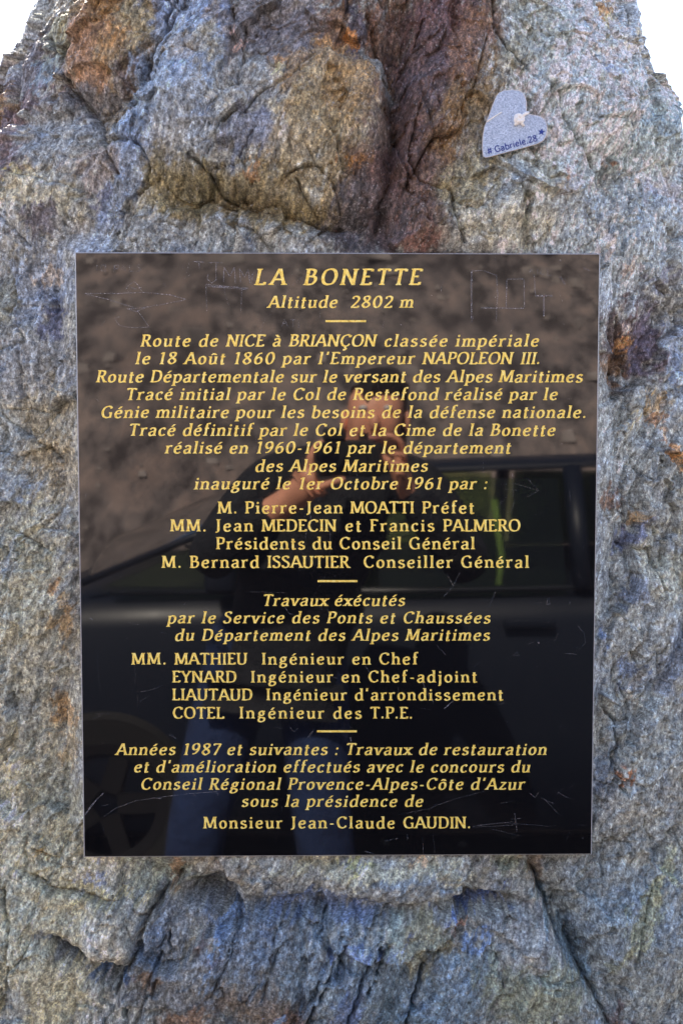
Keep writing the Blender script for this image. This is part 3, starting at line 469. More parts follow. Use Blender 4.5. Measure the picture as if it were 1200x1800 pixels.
# --- incised flared roman / italic alphabet, cap height 100
ST, HL, XS = 19.0, 9.0, 1.17
GL = {
'A': '76|l S4,0 36,100|l 38,100 73,0S|l 17,34 59,34', 'B': '66|l S14,0 14,100L|c 10,96 32,96 48,88 48,72 38,55 14,53|c 34,54 54,48 58,28 46,8 30,4 10,4',
'C': '74|c 66,80 56,94 40,97 18,84 8,50 20,14 42,3 58,8 69,22|l 66,78 66,96', 'D': '78|l S14,0 14,100L|c 10,96 34,96 60,86 70,50 60,14 34,4 10,4',
'E': '60|l S14,0 14,100L|l 10,96 52,96|l 52,98 52,84|l 14,52 44,52|l 10,4 54,4|l 54,2 54,18', 'F': '56|l S14,0 14,100SL|l 10,96 50,96|l 50,98 50,84|l 14,52 42,52',
'G': '80|c 68,80 58,94 40,97 18,84 8,50 20,14 42,3 58,6 68,12|l 68,2 68,42|l 54,43 76,43', 'H': '80|l S14,0 14,100S|l S66,0 66,100S|l 14,52 66,52',
'I': '30|l S15,0 15,100S', 'J': '38|l 22,100S 22,14|c 22,18 20,2 10,-8 2,-8', 'L': '56|l S14,0 14,100S|l 10,4 52,4|l 52,2 52,18',
'M': '96|l S10,0 14,100L|l 16,100 48,6|l 48,6 80,100|l S86,0 82,100R', 'N': '82|l S12,0 12,100L|l 12,98 68,4|l 68,0 68,100S', 'O': '84|o 42,97 18,86 8,50 18,14 42,3 66,14 76,50 66,86',
'P': '60|l S14,0 14,100L|c 10,96 34,96 52,88 54,70 48,52 34,46 14,46', 'R': '68|l S14,0 14,100L|c 10,96 34,96 50,88 52,72 46,56 34,51 14,51|l 34,51 62,0R',
'S': '58|c 49,82 42,94 28,97 12,90 10,74 24,58 42,46 50,28 42,8 26,3 10,8 7,22', 'T': '66|l S33,0 33,98|l 4,96 62,96|l 5,98 5,84|l 61,98 61,84', 'U': '78|l 13,100S 13,34|c 13,38 16,12 38,2 58,12 64,38|l 64,34 64,100S',
'Y': '68|l 4,100S 34,48|l 64,100S 34,48|l S34,0 34,52', 'V': '70|l 4,100S 35,0|l 66,100S 35,0',
'a': '56|c 9,52 18,63 32,64 43,56 43,40|l 43,44 43,0R|c 43,38 24,35 10,26 8,14 18,2 32,5 43,16', 'b': '60|l 12,104L 12,3|c 12,50 24,64 38,63 52,50 52,20 40,3 24,1 12,6',
'c': '50|c 44,52 36,63 26,63 12,52 8,32 14,10 28,2 40,6 45,14', 'd': '62|l 50,104L 50,0R|c 50,50 40,63 26,63 12,50 8,30 14,8 28,1 42,8 50,18', 'e': '56|c 9,36 30,36 46,38|c 46,38 44,58 30,64 14,54 8,32 14,10 30,2 42,6 48,14',
'f': '38|l S16,0 16,84|c 16,80 19,98 30,103 40,100|l 4,62 34,62', 'g': '58|c 46,56 34,64 22,60 13,44 22,28 34,27 44,40 42,56|c 20,28 10,18 16,10 36,8 50,0 46,-18 28,-27 10,-22 8,-8 18,4|l 44,60 56,64',
'h': '62|l S12,0 12,104L|c 12,48 26,63 40,62 49,50 50,36|l S50,0 50,40', 'i': '28|l S14,0 14,65L|d 14,88', 'j': '28|l 15,65L 15,-10|c 15,-6 12,-22 2,-28|d 15,88', 'l': '28|l S14,0 14,104L',
'm': '94|l S12,0 12,65L|c 12,48 24,63 38,62 46,50 47,36|l S47,0 47,40|c 47,48 59,63 73,62 81,50 82,36|l S82,0 82,40', 'n': '62|l S12,0 12,65L|c 12,48 26,63 40,62 49,50 50,36|l S50,0 50,40',
'o': '58|o 29,64 13,54 8,33 13,12 29,2 45,12 50,33 45,54', 'p': '60|l S12,-30 12,65L|c 12,50 24,64 38,63 52,50 52,20 40,3 24,1 12,8', 'r': '44|l S12,0 12,65L|c 12,44 22,60 34,64 42,58',
's': '48|c 40,54 32,63 20,63 10,54 12,42 26,34 40,26 40,10 28,2 14,4 7,13', 't': '38|l 16,86 16,14|c 16,18 18,2 28,1 36,6|l 3,62 34,62', 'u': '62|l 12,65L 12,26|c 12,30 16,6 28,2 42,10 49,24|l 49,65L 49,0R',
'v': '56|l 5,65S 29,0|l 51,65S 28,0', 'x': '54|l 6,65S 48,0S|l 46,65S 6,0S', 'z': '50|l 8,61 42,61|l 44,64 6,2|l 8,4 46,4|l 46,2 46,14',
'0': '66|o 33,97 16,84 8,50 16,16 33,3 50,16 58,50 50,84', '1': '46|l S26,0 26,100|l 26,98 8,88', '2': '62|c 9,76 14,92 30,97 48,88 50,68 36,42 8,6|l 6,5 54,5|l 54,3 55,18', '8': '64|o 32,97 15,90 14,74 30,55 50,38 54,20 32,3 10,20 14,38 34,55 48,72 48,90',
'6': '62|c 50,92 30,86 14,62 9,34 16,10 32,3 50,14 53,36 42,54 26,54 12,40', '9': '62|c 12,8 32,14 48,38 53,66 46,90 30,97 12,86 9,64 20,46 36,46 50,60', '7': '56|l 6,95 52,95|l 52,96 22,0|l 7,97 7,82',
'.': '26|d 12,8', ':': '26|d 13,8|d 13,56', "'": '22|l 12,104 9,78', '-': '36|l 5,36 31,36', ',': '24|l 12,10 6,-14', '#': '70|l 16,4 28,92|l 44,4 56,92|l 6,32 60,34|l 10,64 64,66'}
for k_, b_, acc in (('é', 'e', '|l 24,76 42,96'), ('à', 'a', '|l 34,76 16,96'), ('û', 'u', '|l 16,76 30,92|l 30,92 44,76'), ('ô', 'o', '|l 15,76 29,92|l 29,92 43,76'), ('Ç', 'C', '|l 42,0 42,-14|c 42,-14 50,-18 42,-28 30,-26')):
    GL[k_] = GL[b_] + acc
def parse(g):
    adv, *st_ = g.split('|'); out = []
    for s_ in st_:
        kind, *toks = s_.split(); pts = []; fl = []
        for t in toks:
            pre = t[0] if t[0] in 'SLR' else ''; suf = t[1:] if False else ''
            body = t.strip('SLR'); suf = t[len(pre) + len(body):]
            x, y = body.split(','); pts.append((float(x), float(y))); fl.append(pre + suf)
        out.append((kind, pts, fl))
    return float(adv), out
def catmull(p, closed, n=6):
    q = []; N = len(p); rng_ = range(N if closed else N - 1)
    for i in rng_:
        a = p[(i - 1) % N] if closed or i > 0 else p[0]; b = p[i]; c = p[(i + 1) % N]; d = p[(i + 2) % N] if closed or i + 2 < N else p[-1]
        for k in range(n):
            t = k / n; q.append(tuple(.5 * (2 * b[j] + (c[j] - a[j]) * t + (2 * a[j] - 5 * b[j] + 4 * c[j] - d[j]) * t * t + (3 * b[j] - a[j] - 3 * c[j] + d[j]) * t ** 3) for j in (0, 1)))
    q.append(q[0] if closed else tuple(p[-1])); return q
def nib(dx, dy, th_, tl, ang=14):
    a = math.atan2(dy, dx) - radians(ang); return tl + (th_ - tl) * abs(sin(a)) ** 1.3
def glyph_polys(ch, th_=ST, tl=HL, serif=True):
    adv, sts = parse(GL[ch]); polys = []
    sts = [(k, [(x * XS, y) for x, y in p], f) for k, p, f in sts]; adv *= XS
    for kind, pts, fl in sts:
        if kind == 'd':
            x, y = pts[0]; r = 9.5 if th_ > 12 else 6
            polys.append([(x + r * cos(a * pi / 5), y + r * sin(a * pi / 5)) for a in range(10)]); continue
        if kind == 'l':
            (x0, y0), (x1, y1) = pts; L = math.hypot(x1 - x0, y1 - y0); w_ = nib(x1 - x0, y1 - y0, th_, tl)
            if abs(y1 - y0) > .5 * abs(x1 - x0):          # horizontal cuts, slight waist like a cut letter
                hw = w_ / 2 / (abs(y1 - y0) / L); fl_ = 1.16 if L > 40 and th_ > 12 else 1
                xm, ym = (x0 + x1) / 2, (y0 + y1) / 2
                polys.append([(x0 - hw * fl_, y0), (x0 + hw * fl_, y0), (xm + hw * .93, ym), (xm - hw * .93, ym)])
                polys.append([(xm - hw * .93, ym), (xm + hw * .93, ym), (x1 + hw * fl_, y1), (x1 - hw * fl_, y1)])
                if serif:
                    for (sx_, sy_), f in zip(pts, fl):
                        if not f: continue
                        up = 1 if (sy_ < (y0 + y1) / 2) else -1; lft = hw + (8.5 if 'S' in f or 'L' in f else 0); rgt = hw + (8.5 if 'S' in f or 'R' in f else 0)
                        polys.append([(sx_ - lft, sy_), (sx_ + rgt, sy_), (sx_ + rgt, sy_ + up * 4.5), (sx_ + hw * .9, sy_ + up * 10), (sx_ - hw * .9, sy_ + up * 10), (sx_ - lft, sy_ + up * 4.5)])
            else:
                nx_, ny_ = -(y1 - y0) / L * w_ / 2, (x1 - x0) / L * w_ / 2
                polys.append([(x0 + nx_, y0 + ny_), (x1 + nx_, y1 + ny_), (x1 - nx_, y1 - ny_), (x0 - nx_, y0 - ny_)])
            continue
        q = catmull(pts, kind == 'o'); n = len(q); Lp = []; Rp = []
        for i in range(n):
            if kind == 'o' and i in (0, n - 1): a, b = q[n - 2], q[1]
            else: a, b = q[max(0, i - 1)], q[min(n - 1, i + 1)]
            dx, dy = b[0] - a[0], b[1] - a[1]; L = math.hypot(dx, dy) or 1; w_ = nib(dx, dy, th_ * 1.04, tl)
            Lp.append((q[i][0] - dy / L * w_ / 2, q[i][1] + dx / L * w_ / 2)); Rp.append((q[i][0] + dy / L * w_ / 2, q[i][1] - dx / L * w_ / 2))
        for i in range(n - 1): polys.append([Lp[i], Lp[i + 1], Rp[i + 1]]); polys.append([Lp[i], Rp[i + 1], Rp[i]])
    return adv, polys
GC = {}
def glyph(ch, th_=ST, tl=HL, serif=True):   # one clean outline: the union of the strokes
    key = (ch, th_, tl, serif)
    if key in GC: return GC[key]
    adv, polys = glyph_polys(ch, th_, tl, serif); V = []; Fp = []
    for p in polys:
        ar = sum(p[i][0] * p[(i + 1) % len(p)][1] - p[(i + 1) % len(p)][0] * p[i][1] for i in range(len(p)))
        if abs(ar) < .3: continue
        if ar < 0: p = p[::-1]
        o = len(V); V += [Vector(v) for v in p]; Fp.append([o + i for i in range(len(p))])
    vo, eo, fo, _, _, of = delaunay_2d_cdt(V, [], Fp, 0, 1e-3, True)
    T = []
    CV = [[V[i] for i in f] for f in Fp]
    for f in fo:
        c = (vo[f[0]] + vo[f[1]] + vo[f[2]]) / 3
        if any(all((q[(i + 1) % len(q)] - q[i]).cross(c - q[i]) >= -1e-4 for i in range(len(q))) for q in CV): T.append(tuple(f))
    GC[key] = (adv, [tuple(v) for v in vo], T); return GC[key]
def text_geo(text, x0, x1, base, cap, italic, track_caps=.45, th_=ST, tl=HL, serif=True):
    """glyph triangles in a flat (u, v) frame in pixels: u right, v up; fitted between x0 and x1"""
    s = cap / 100; adv = []; trk = []
    words = text.split(' ')
    for i, c in enumerate(text):
        if c == ' ': adv.append(30 * s); trk.append(1.0); continue
        adv.append(glyph(c, th_, tl, serif)[0] * s)
        j0 = text.rfind(' ', 0, i) + 1; j1 = text.find(' ', i); j1 = len(text) if j1 < 0 else j1
        wd = text[j0:j1].strip(".'-,"); capsw = len(wd) > 2 and wd[-2:].isupper()
        trk.append(track_caps if capsw and i + 1 < j1 else 1.0)
    tot = sum(adv); k = (x1 - x0 - tot) / max(1e-6, sum(trk[:-1]))
    V = []; T = []; x = x0; out = [(V, T)]
    for ci, (c, a, t) in enumerate(zip(text, adv, trk)):
        if c == ' ' and text[ci + 1] == ' ': V = []; T = []; out.append((V, T))
        if c != ' ':
            _, gv_, gt_ = glyph(c, th_, tl, serif); o = len(V)
            jit = random.uniform(-.25, .25)
            V += [(x + vx * s + (vy * s * .2 if italic else 0), base + jit - vy * s) for vx, vy in gv_]; T += [tuple(o + i for i in f) for f in gt_]
        x += a + t * k
    return out
gm = NT('old_gold_leaf_paint'); gv2 = gm.coord(); q1 = gm.noise(gv2, 260, 4, .7); q2 = gm.noise(gv2, 24, 4, .6)
gcol = gm.ramp(q1, [(.30, (.58, .40, .09)), (.47, (.96, .72, .14)), (.66, (1.0, .92, .36))])
wear = gm.ramp(gm.math('ADD', gm.math('MULTIPLY', q1, .5), gm.math('MULTIPLY', q2, .5)), [(.30, (.0,) * 3), (.38, (1,) * 3)])
gm.l(gm.mix('MIX', wear, (.16, .13, .08), gcol), gm.p.inputs['Base Color']); gm.p.inputs['Metallic'].default_value = .25; gm.p.inputs['Roughness'].default_value = .5
gm.l(gm.bump(q1, .6, .0008), gm.p.inputs['Normal'])
LINES = [('LA', 447, 503, 501, 28.5, 1), ('BONETTE', 533, 741, 501, 28.5, 1), ('Altitude  2802 m', 471, 728, 541, 21, 1), ('Route de NICE à BRIANÇON classée impériale', 247, 948, 609, 21, 1), ("le 18 Août 1860 par l'Empereur NAPOLEON III.", 238, 951, 640, 21, 1),
 ('Route Départementale sur le versant des Alpes Maritimes', 169, 1025, 672, 21, 1), ('Tracé initial par le Col de Restefond réalisé par le', 221, 981, 703, 21, 1), ('Génie militaire pour les besoins de la défense nationale.', 177, 1032, 734.5, 21, 1),
 ('Tracé définitif par le Col et la Cime de la Bonette', 226, 977, 766, 21, 1), ('réalisé en 1960-1961 par le département', 290, 899, 797, 21, 1), ('des Alpes Maritimes', 448, 753, 829, 21, 1), ('inauguré le 1er Octobre 1961 par :', 341, 858, 860, 21, 1),
 ('M. Pierre-Jean MOATTI Préfet', 383, 833, 902.5, 21, 0), ('MM. Jean MEDECIN et Francis PALMERO', 300, 914, 934, 21, 0), ('Présidents du Conseil Général', 380, 834, 965.5, 21, 0), ('M. Bernard ISSAUTIER  Conseiller Général', 285, 929, 998, 21, 0),
 ('Travaux éxécutés', 461, 713, 1065, 20.3, 1), ('par le Service des Ponts et Chaussées', 294, 863, 1095.5, 20.3, 1), ('du Département des Alpes Maritimes', 307, 862, 1126, 20.3, 1),
 ('MM. MATHIEU  Ingénieur en Chef', 232, 734, 1168, 20.3, 0), ('EYNARD  Ingénieur en Chef-adjoint', 303, 838, 1199.5, 20.3, 0), ("LIAUTAUD  Ingénieur d'arrondissement", 303, 884, 1231, 20.3, 0), ('COTEL  Ingénieur des T.P.E.', 304, 725, 1263, 20.3, 0),
 ('Années 1987 et suivantes : Travaux de restauration', 204, 962, 1327, 20.3, 1), ("et d'amélioration effectués avec le concours du", 235, 933, 1357.5, 20.3, 1), ("Conseil Régional Provence-Alpes-Côte d'Azur", 247, 923, 1388, 20.3, 1), ('sous la présidence de', 424, 745, 1418, 20.3, 1), ('Monsieur Jean-Claude GAUDIN.', 358, 827, 1456, 20.3, 0)]
for (tx, x0, x1, by, cap, it) in LINES:
    for V, T in text_geo(tx, x0, x1 - (3 if it else 0), by, cap, it):
        W3 = []
        for (u, v) in V:
            X_, Z_ = on_plane(u, v, -.0002); W3.append((X_, -.0002, Z_ - PZ))
        mesh('inscription_line', W3, [f[::-1] for f in T], gm.m, plq)
for (x0, x1, y_) in ((572, 643, 564.5), (558, 628, 1021.5), (557, 627, 1285.5)):
    q = [on_plane(a, b, -.0002) for a, b in ((x0, y_ - 1.8), (x1, y_ - 1.8), (x1, y_ + 1.8), (x0, y_ + 1.8))]
    mesh('dividing_rule', [(a, -.0002, b - PZ) for a, b in q], [(3, 2, 1, 0)], gm.m, plq)

# --- scratched graffiti and scuffs, fine scored lines in the polish, plus one painted reflection streak
SC = [([(150, 516), (205, 516), (250, 514), (298, 518), (327, 526)], .8), ([(150, 517), (190, 526), (236, 541)], .7), ([(326, 527), (290, 534), (250, 541), (226, 543)], .7), ([(224, 543), (240, 548), (256, 541)], .6), ([(222, 508), (228, 500), (236, 495), (243, 501), (250, 512)], .6), ([(230, 505), (240, 508)], .5), ([(238, 541), (252, 560), (262, 574)], .5), ([(212, 556), (202, 560), (210, 572), (232, 576), (262, 575)], .5),
 ([(171, 466), (171, 477)], .5), ([(178, 466), (186, 466), (186, 476), (179, 476), (178, 466)], .5), ([(201, 478), (202, 466), (209, 467), (208, 472), (202, 473)], .6), ([(213, 478), (217, 466), (222, 478)], .5), ([(228, 466), (228, 477), (235, 477)], .5), ([(247, 464), (241, 468), (248, 473), (242, 478)], .5),
 ([(366, 462), (392, 462)], .8), ([(380, 463), (380, 492), (372, 498), (364, 490), (366, 482)], .9), ([(393, 496), (394, 470), (404, 486), (412, 470), (414, 498)], .9), ([(423, 496), (421, 472), (430, 488), (436, 474), (440, 499)], .8), ([(362, 500), (400, 504), (436, 507)], 1.2), ([(364, 503), (410, 507), (434, 509)], .7), ([(372, 504), (400, 505)], 1.3), ([(362, 500), (364, 548)], .5), ([(394, 505), (396, 520)], .5), ([(425, 508), (424, 548)], .5), ([(340, 460), (358, 461)], 1.2), ([(350, 462), (351, 472)], .8), ([(444, 482), (443, 500)], .6), ([(440, 486), (448, 478)], .5), ([(440, 486), (446, 496)], .5),
 ([(495, 574), (500, 561), (506, 574)], .6), ([(497, 569), (504, 569)], .5), ([(510, 562), (520, 562)], .6), ([(515, 562), (515, 575)], .6), ([(524, 562), (525, 576)], .5),
 ([(828, 476), (828, 560)], 1.5), ([(828, 476), (850, 476), (872, 484), (874, 520), (872, 542)], .7), ([(845, 541), (920, 542)], 1.1), ([(890, 492), (889, 540)], 1.0), ([(890, 491), (920, 490), (921, 542)], .8), ([(938, 482), (940, 518)], 1.0), ([(940, 520), (970, 520)], 1.5), ([(955, 520), (955, 556)], 1.3), ([(872, 542), (871, 566)], .5), ([(832, 555), (828, 566)], .6), ([(930, 480), (932, 472), (936, 480)], .5), ([(944, 482), (944, 473)], .5), ([(952, 474), (948, 480), (956, 484)], .5), ([(962, 474), (960, 484), (968, 484)], .5), ([(984, 486), (992, 500)], .9), ([(1025, 471), (1036, 476)], 1.1), ([(983, 457), (985, 459)], 1.5),
 ([(864, 852), (904, 850), (944, 862)], .5), ([(900, 832), (901, 874)], .5), ([(925, 840), (946, 862), (926, 874)], .6), ([(1000, 860), (1001, 880)], .5), ([(885, 860), (910, 862)], .5), ([(905, 878), (897, 900)], .5), ([(786, 1010), (796, 1030), (808, 1006)], .9), ([(796, 1030), (780, 1048)], .7), ([(870, 1040), (858, 1068)], .6), ([(940, 1060), (952, 1059)], .7), ([(962, 1052), (960, 1062), (966, 1062), (964, 1050)], 1.0), ([(1000, 1056), (1001, 1062)], 1.0), ([(944, 1129), (947, 1130)], 2.4), ([(962, 1094), (964, 1094)], 1.8), ([(938, 1128), (928, 1132)], .6), ([(1014, 1100), (1026, 1112), (1028, 1130), (1022, 1136)], .6), ([(992, 1148), (1012, 1150)], .5), ([(902, 1152), (908, 1146), (912, 1152), (902, 1152)], .6), ([(974, 1126), (980, 1114)], .7), ([(768, 1134), (772, 1142)], .9), ([(775, 1142), (782, 1150)], .9),
 ([(640, 1168), (652, 1186)], .7), ([(742, 1198), (754, 1226)], .9), ([(758, 1224), (762, 1238)], 1.0), ([(780, 1246), (796, 1232)], 2.2), ([(886, 1234), (878, 1238)], .7), ([(298, 1292), (310, 1298)], .9), ([(300, 1289), (308, 1296)], .7), ([(540, 1297), (552, 1281)], 1.0), ([(544, 1297), (550, 1285)], .8), ([(248, 1216), (268, 1212), (288, 1204)], .6), ([(183, 1435), (205, 1420), (240, 1407), (290, 1400), (340, 1394), (382, 1391)], .8), ([(270, 1402), (284, 1404)], 1.3), ([(340, 1394), (344, 1400)], .9), ([(380, 1390), (384, 1398)], .8), ([(150, 1432), (162, 1414), (182, 1394)], 2.0), ([(152, 1430), (170, 1406)], 1.4),  # closing pair of strokes paints a mirrored streak
 ([(484, 1278), (496, 1281)], .6), ([(510, 1278), (516, 1286), (524, 1280)], .6), ([(616, 1296), (617, 1304)], 2.2), ([(500, 1066), (508, 1078), (516, 1080)], .8), ([(558, 1062), (566, 1072)], .6), ([(158, 1086), (164, 1089)], 1.8), ([(226, 1094), (244, 1098)], .5), ([(334, 1054), (322, 1064)], .5), ([(676, 1478), (700, 1473)], .8), ([(742, 1472), (744, 1510)], .5), ([(715, 1465), (716, 1475)], 1.0), ([(760, 1465), (764, 1500)], .4), ([(1022, 1472), (1024, 1474)], 1.8), ([(640, 1496), (656, 1500)], 1.1), ([(830, 1452), (880, 1446), (966, 1452)], .6), ([(830, 1454), (900, 1450)], .6), ([(840, 1450), (906, 1444)], .5), ([(904, 1430), (908, 1462)], 1.1), ([(898, 1440), (916, 1438)], .7), ([(860, 1456), (916, 1470)], .4), ([(956, 1404), (980, 1430)], .7), ([(950, 1402), (972, 1412)], .5), ([(980, 1392), (992, 1400), (1002, 1404)], .7), ([(988, 1386), (976, 1398)], .6), ([(930, 1394), (940, 1402), (946, 1392)], .7), ([(760, 1418), (800, 1404), (852, 1390)], .5), ([(700, 1432), (760, 1420)], .4), ([(880, 1412), (900, 1408)], .5), ([(500, 986), (520, 960), (560, 1000)], .4), ([(545, 900), (548, 930)], 1.1), ([(540, 920), (536, 960)], .5), ([(580, 925), (580, 1000)], .5), ([(575, 1060), (578, 1100)], .4), ([(690, 740), (760, 700)], .3), ([(848, 800), (850, 840)], .4), ([(440, 1040), (500, 1042)], .4)]
rnd = random.Random(5)
for _ in range(150):                          # hairline wear
    x, y = rnd.uniform(150, 1036), rnd.uniform(455, 1495); a = rnd.gauss(1.3, .7); L = rnd.uniform(4, 24) if rnd.random() < .85 else rnd.uniform(30, 90); b = rnd.uniform(-.1, .1)
    SC.append(([(x, y), (x + cos(a) * L / 2, y - sin(a) * L / 2), (x + cos(a + b) * L, y - sin(a + b) * L)], rnd.uniform(.18, .34)))
for _ in range(90):
    x, y = rnd.uniform(150, 1036), rnd.uniform(455, 1495); SC.append(([(x, y), (x + rnd.uniform(.6, 1.6), y + rnd.uniform(-.6, .6))], rnd.uniform(.5, 1.2)))
V = []; Fq = []
for i, (pts, wd) in enumerate(SC):
    for (a, b) in zip(pts[:-1], pts[1:]):
        wd_ = wd * (1.35 if pts[0][1] < 620 else .6); n = max(1, int(math.hypot(b[0] - a[0], b[1] - a[1]) / 7)); L = math.hypot(b[0] - a[0], b[1] - a[1]) or 1; nx_, ny_ = -(b[1] - a[1]) / L, (b[0] - a[0]) / L; row = []
        for k in range(n + 1):
            t = k / n; j = rnd.uniform(-.35, .35) if 0 < k < n else 0; w_ = wd_ * rnd.uniform(.35, .75); x, y = a[0] + (b[0] - a[0]) * t + nx_ * j, a[1] + (b[1] - a[1]) * t + ny_ * j
            for s_ in (1, -1):
                X_, Z_ = on_plane(x + nx_ * w_ * s_, y + ny_ * w_ * s_, 0); V.append((X_, -.00035 - .000002 * (i % 60), Z_ - PZ)); 
            row.append(len(V) - 2)
        for r0, r1 in zip(row[:-1], row[1:]): Fq.append((r0, r1, r1 + 1, r0 + 1))
sm = NT('scored_granite_and_streak'); sv = sm.coord(); sn = sm.noise(sv, 300, 3, .8)
tr = sm.n('ShaderNodeBsdfTransparent'); mx = sm.n('ShaderNodeMixShader'); sm.p.inputs['Base Color'].default_value = (.36, .37, .42, 1); sm.p.inputs['Roughness'].default_value = .8
sm.l(sm.ramp(sn, [(.35, (.08,) * 3), (.7, (.6,) * 3)]), mx.inputs[0]); sm.l(tr.outputs[0], mx.inputs[1]); sm.l(sm.p.outputs[0], mx.inputs[2]); sm.l(mx.outputs[0], sm.out.inputs[0])
tag(mesh('scratches_and_painted_streak', V, Fq, sm.m, plq), kind='stuff')

# ------------------------------------------------------------------ heart shaped slate with the tied cord
HO = [(848, 275), (846.5, 262), (847.3, 240), (850, 224), (855, 211), (863, 189), (871, 169), (876, 163), (884, 159), (899, 157.2), (912, 159), (918.5, 163), (922.5, 169.5), (925, 178.5), (925.6, 188), (925, 195), (927.5, 200), (935.7, 201.5), (948.5, 204), (956.5, 209.5), (961, 218), (961.8, 228), (959.5, 240), (954, 248), (944, 253.5), (925, 259), (905, 264.5), (880, 271), (862, 276), (853, 278)]
RP = np.array([rock_point(a, b) for a, b in HO])
# the slate lies against the high spots of the rock: plane leaning back with the face
hc = RP.mean(0); hyl = [(x, z) for x, _, z in RP]
AA = np.c_[RP[:, 0], RP[:, 2], np.ones(len(RP))]; co = np.linalg.lstsq(AA, RP[:, 1], rcond=None)[0]
co[0] = np.clip(co[0], -.25, .25); co[1] = np.clip(co[1], -.1, .45)
allp = [rock_point(a, b) for a in range(850, 962, 8) for b in range(160, 278, 8)]
off = min(p[1] - (co[0] * p[0] + co[1] * p[2]) for p in allp if True)
offs = sorted(p[1] - (co[0] * p[0] + co[1] * p[2]) for p in allp); off = offs[len(offs) // 8]
def heart_pt(px, py, lift):                   # pixel -> point on the heart's front plane
    d = ROT @ np.array([(px - 600) / F, 1.0, (900 - py) / F])
    c_ = off - lift; t = (co[0] * CAM[0] + co[1] * CAM[2] + c_ - CAM[1]) / (d[1] - co[0] * d[0] - co[1] * d[2])
    return CAM + d * t
HT = .008
def inset(poly, k):
    c_ = np.array(poly); n = len(c_); out = []
    for i in range(n):
        a, b, c2 = c_[i - 1], c_[i], c_[(i + 1) % n]; t = c2 - a; t = t / np.hypot(*t); nrm = np.array([-t[1], t[0]]); out.append(b + nrm * k)
    return out
ar = sum(HO[i][0] * HO[(i + 1) % len(HO)][1] - HO[(i + 1) % len(HO)][0] * HO[i][1] for i in range(len(HO)))
IN = inset(HO, 1.3 if ar > 0 else -1.3); n = len(HO)
hp = thing('heart_plaque', 'small grey slate heart with white knotted cord and blue handwriting, high on the boulder', 'plaque')
back = [heart_pt(a, b, -.001) for a, b in HO]; edge = [heart_pt(a, b, HT - .0016) for a, b in HO]; frt = [heart_pt(a, b, HT) for a, b in IN]
V = back + edge + frt
Fe = [(i, (i + 1) % n, n + (i + 1) % n, n + i) for i in range(n)] + [(n + i, n + (i + 1) % n, 2 * n + (i + 1) % n, 2 * n + i) for i in range(n)]
hm = NT('grey_blue_slate'); hv = hm.coord(); h1 = hm.noise(hv, 620, 3, .9); h2 = hm.noise(hv, 60, 4, .6)
hm.l(hm.mix('MULTIPLY', .5, hm.ramp(h1, [(.36, (.20, .28, .42)), (.64, (.66, .78, .92))]), hm.ramp(h2, [(.3, (.85,) * 3), (.7, (1.1,) * 3)])), hm.p.inputs['Base Color']); hm.p.inputs['Roughness'].default_value = .85; hm.l(hm.bump(h1, .7, .0008), hm.p.inputs['Normal'])
hs = mesh('slate', V, Fe + [tuple(2 * n + i for i in range(n))], hm.m, hp)
hs.data.materials.append(simple('pale_cut_slate_edge', (.62, .60, .58), .8, var=.2, scale=200))
for i in range(2 * n): hs.data.polygons[i].material_index = 1
bm_ = [v.co.copy() for v in hs.data.vertices]
import bmesh
def fixn(o):
    b = bmesh.new(); b.from_mesh(o.data); bmesh.ops.recalc_face_normals(b, faces=b.faces); b.to_mesh(o.data); b.free()
fixn(hs)
ink = simple('blue_ink', (.010, .035, .24), .6, var=.2, scale=300)
V, T = text_geo('# Gabriele.28', 0, 91, 0, 11, 0, 1, 17, 15, False)[0]
ca_, sa_ = cos(radians(15.4)), sin(radians(15.4))
V = [heart_pt(857 + u * ca_ + v * sa_, 271.5 - u * sa_ + v * ca_, HT + .0003) for u, v in V]
mesh('handwriting', V, T, ink, hp)
stp = []
for k in range(10):
    r = 7.0 if k % 2 == 0 else 2.9; a = -pi / 2 + k * pi / 5 + .15; stp.append((951 + r * cos(a), 232 + r * sin(a)))
mesh('star', [heart_pt(951, 232, HT + .0003)] + [heart_pt(a, b, HT + .0003) for a, b in stp], [(0, 1 + k, 1 + (k + 1) % 10) for k in range(10)], ink, hp)
cordm = simple('white_cotton_cord', (.88, .89, .86), .85, var=.1, scale=900, bumpd=.0005)
def tube(name, pts, r, m, parent=None, sides=8, closed=False, cap=True, rr=None):
    pts = [Vector(p) for p in pts]; V = []; Fq = []; n = len(pts)
    for i, p in enumerate(pts):
        t = (pts[min(i + 1, n - 1)] - pts[max(i - 1, 0)]).normalized(); u = t.cross(Vector((.13, .97, .2))).normalized(); v = t.cross(u); R_ = rr[i] if rr else r
        for k in range(sides): a = 2 * pi * k / sides; V.append(p + (u * cos(a) + v * sin(a)) * R_)
    for i in range(n - 1):
        for k in range(sides): Fq.append((i * sides + k, i * sides + (k + 1) % sides, (i + 1) * sides + (k + 1) % sides, (i + 1) * sides + k))
    if cap: Fq += [tuple(range(sides))[::-1], tuple((n - 1) * sides + k for k in range(sides))]
    return mesh(name, V, Fq, m, parent, True)
def hpp(pts, lf): return [heart_pt(a, b, HT + (l if isinstance(l, float) else lf)) for a, b, l in [(p + (None,))[:3] if len(p) == 2 else p for p in pts]]
tube('cord', hpp([(855.5, 214), (862, 209), (870, 203.5), (881, 197)], .0004), .0007, cordm, hp)
kn = []
for k in range(40):
    a = k / 39 * 4 * pi; r = 5.6 + 1.6 * cos(1.5 * a); kn.append((911.5 + r * cos(a), 209 + r * .95 * sin(a), .002 + .0016 * sin(1.5 * a)))
knot = tube('knot', hpp(kn, .002), .0023, cordm, hp)
tube('cord_end', hpp([(915, 206, .003), (921, 201, .002), (928, 198, .0008)], 0), .0018, cordm, hp)
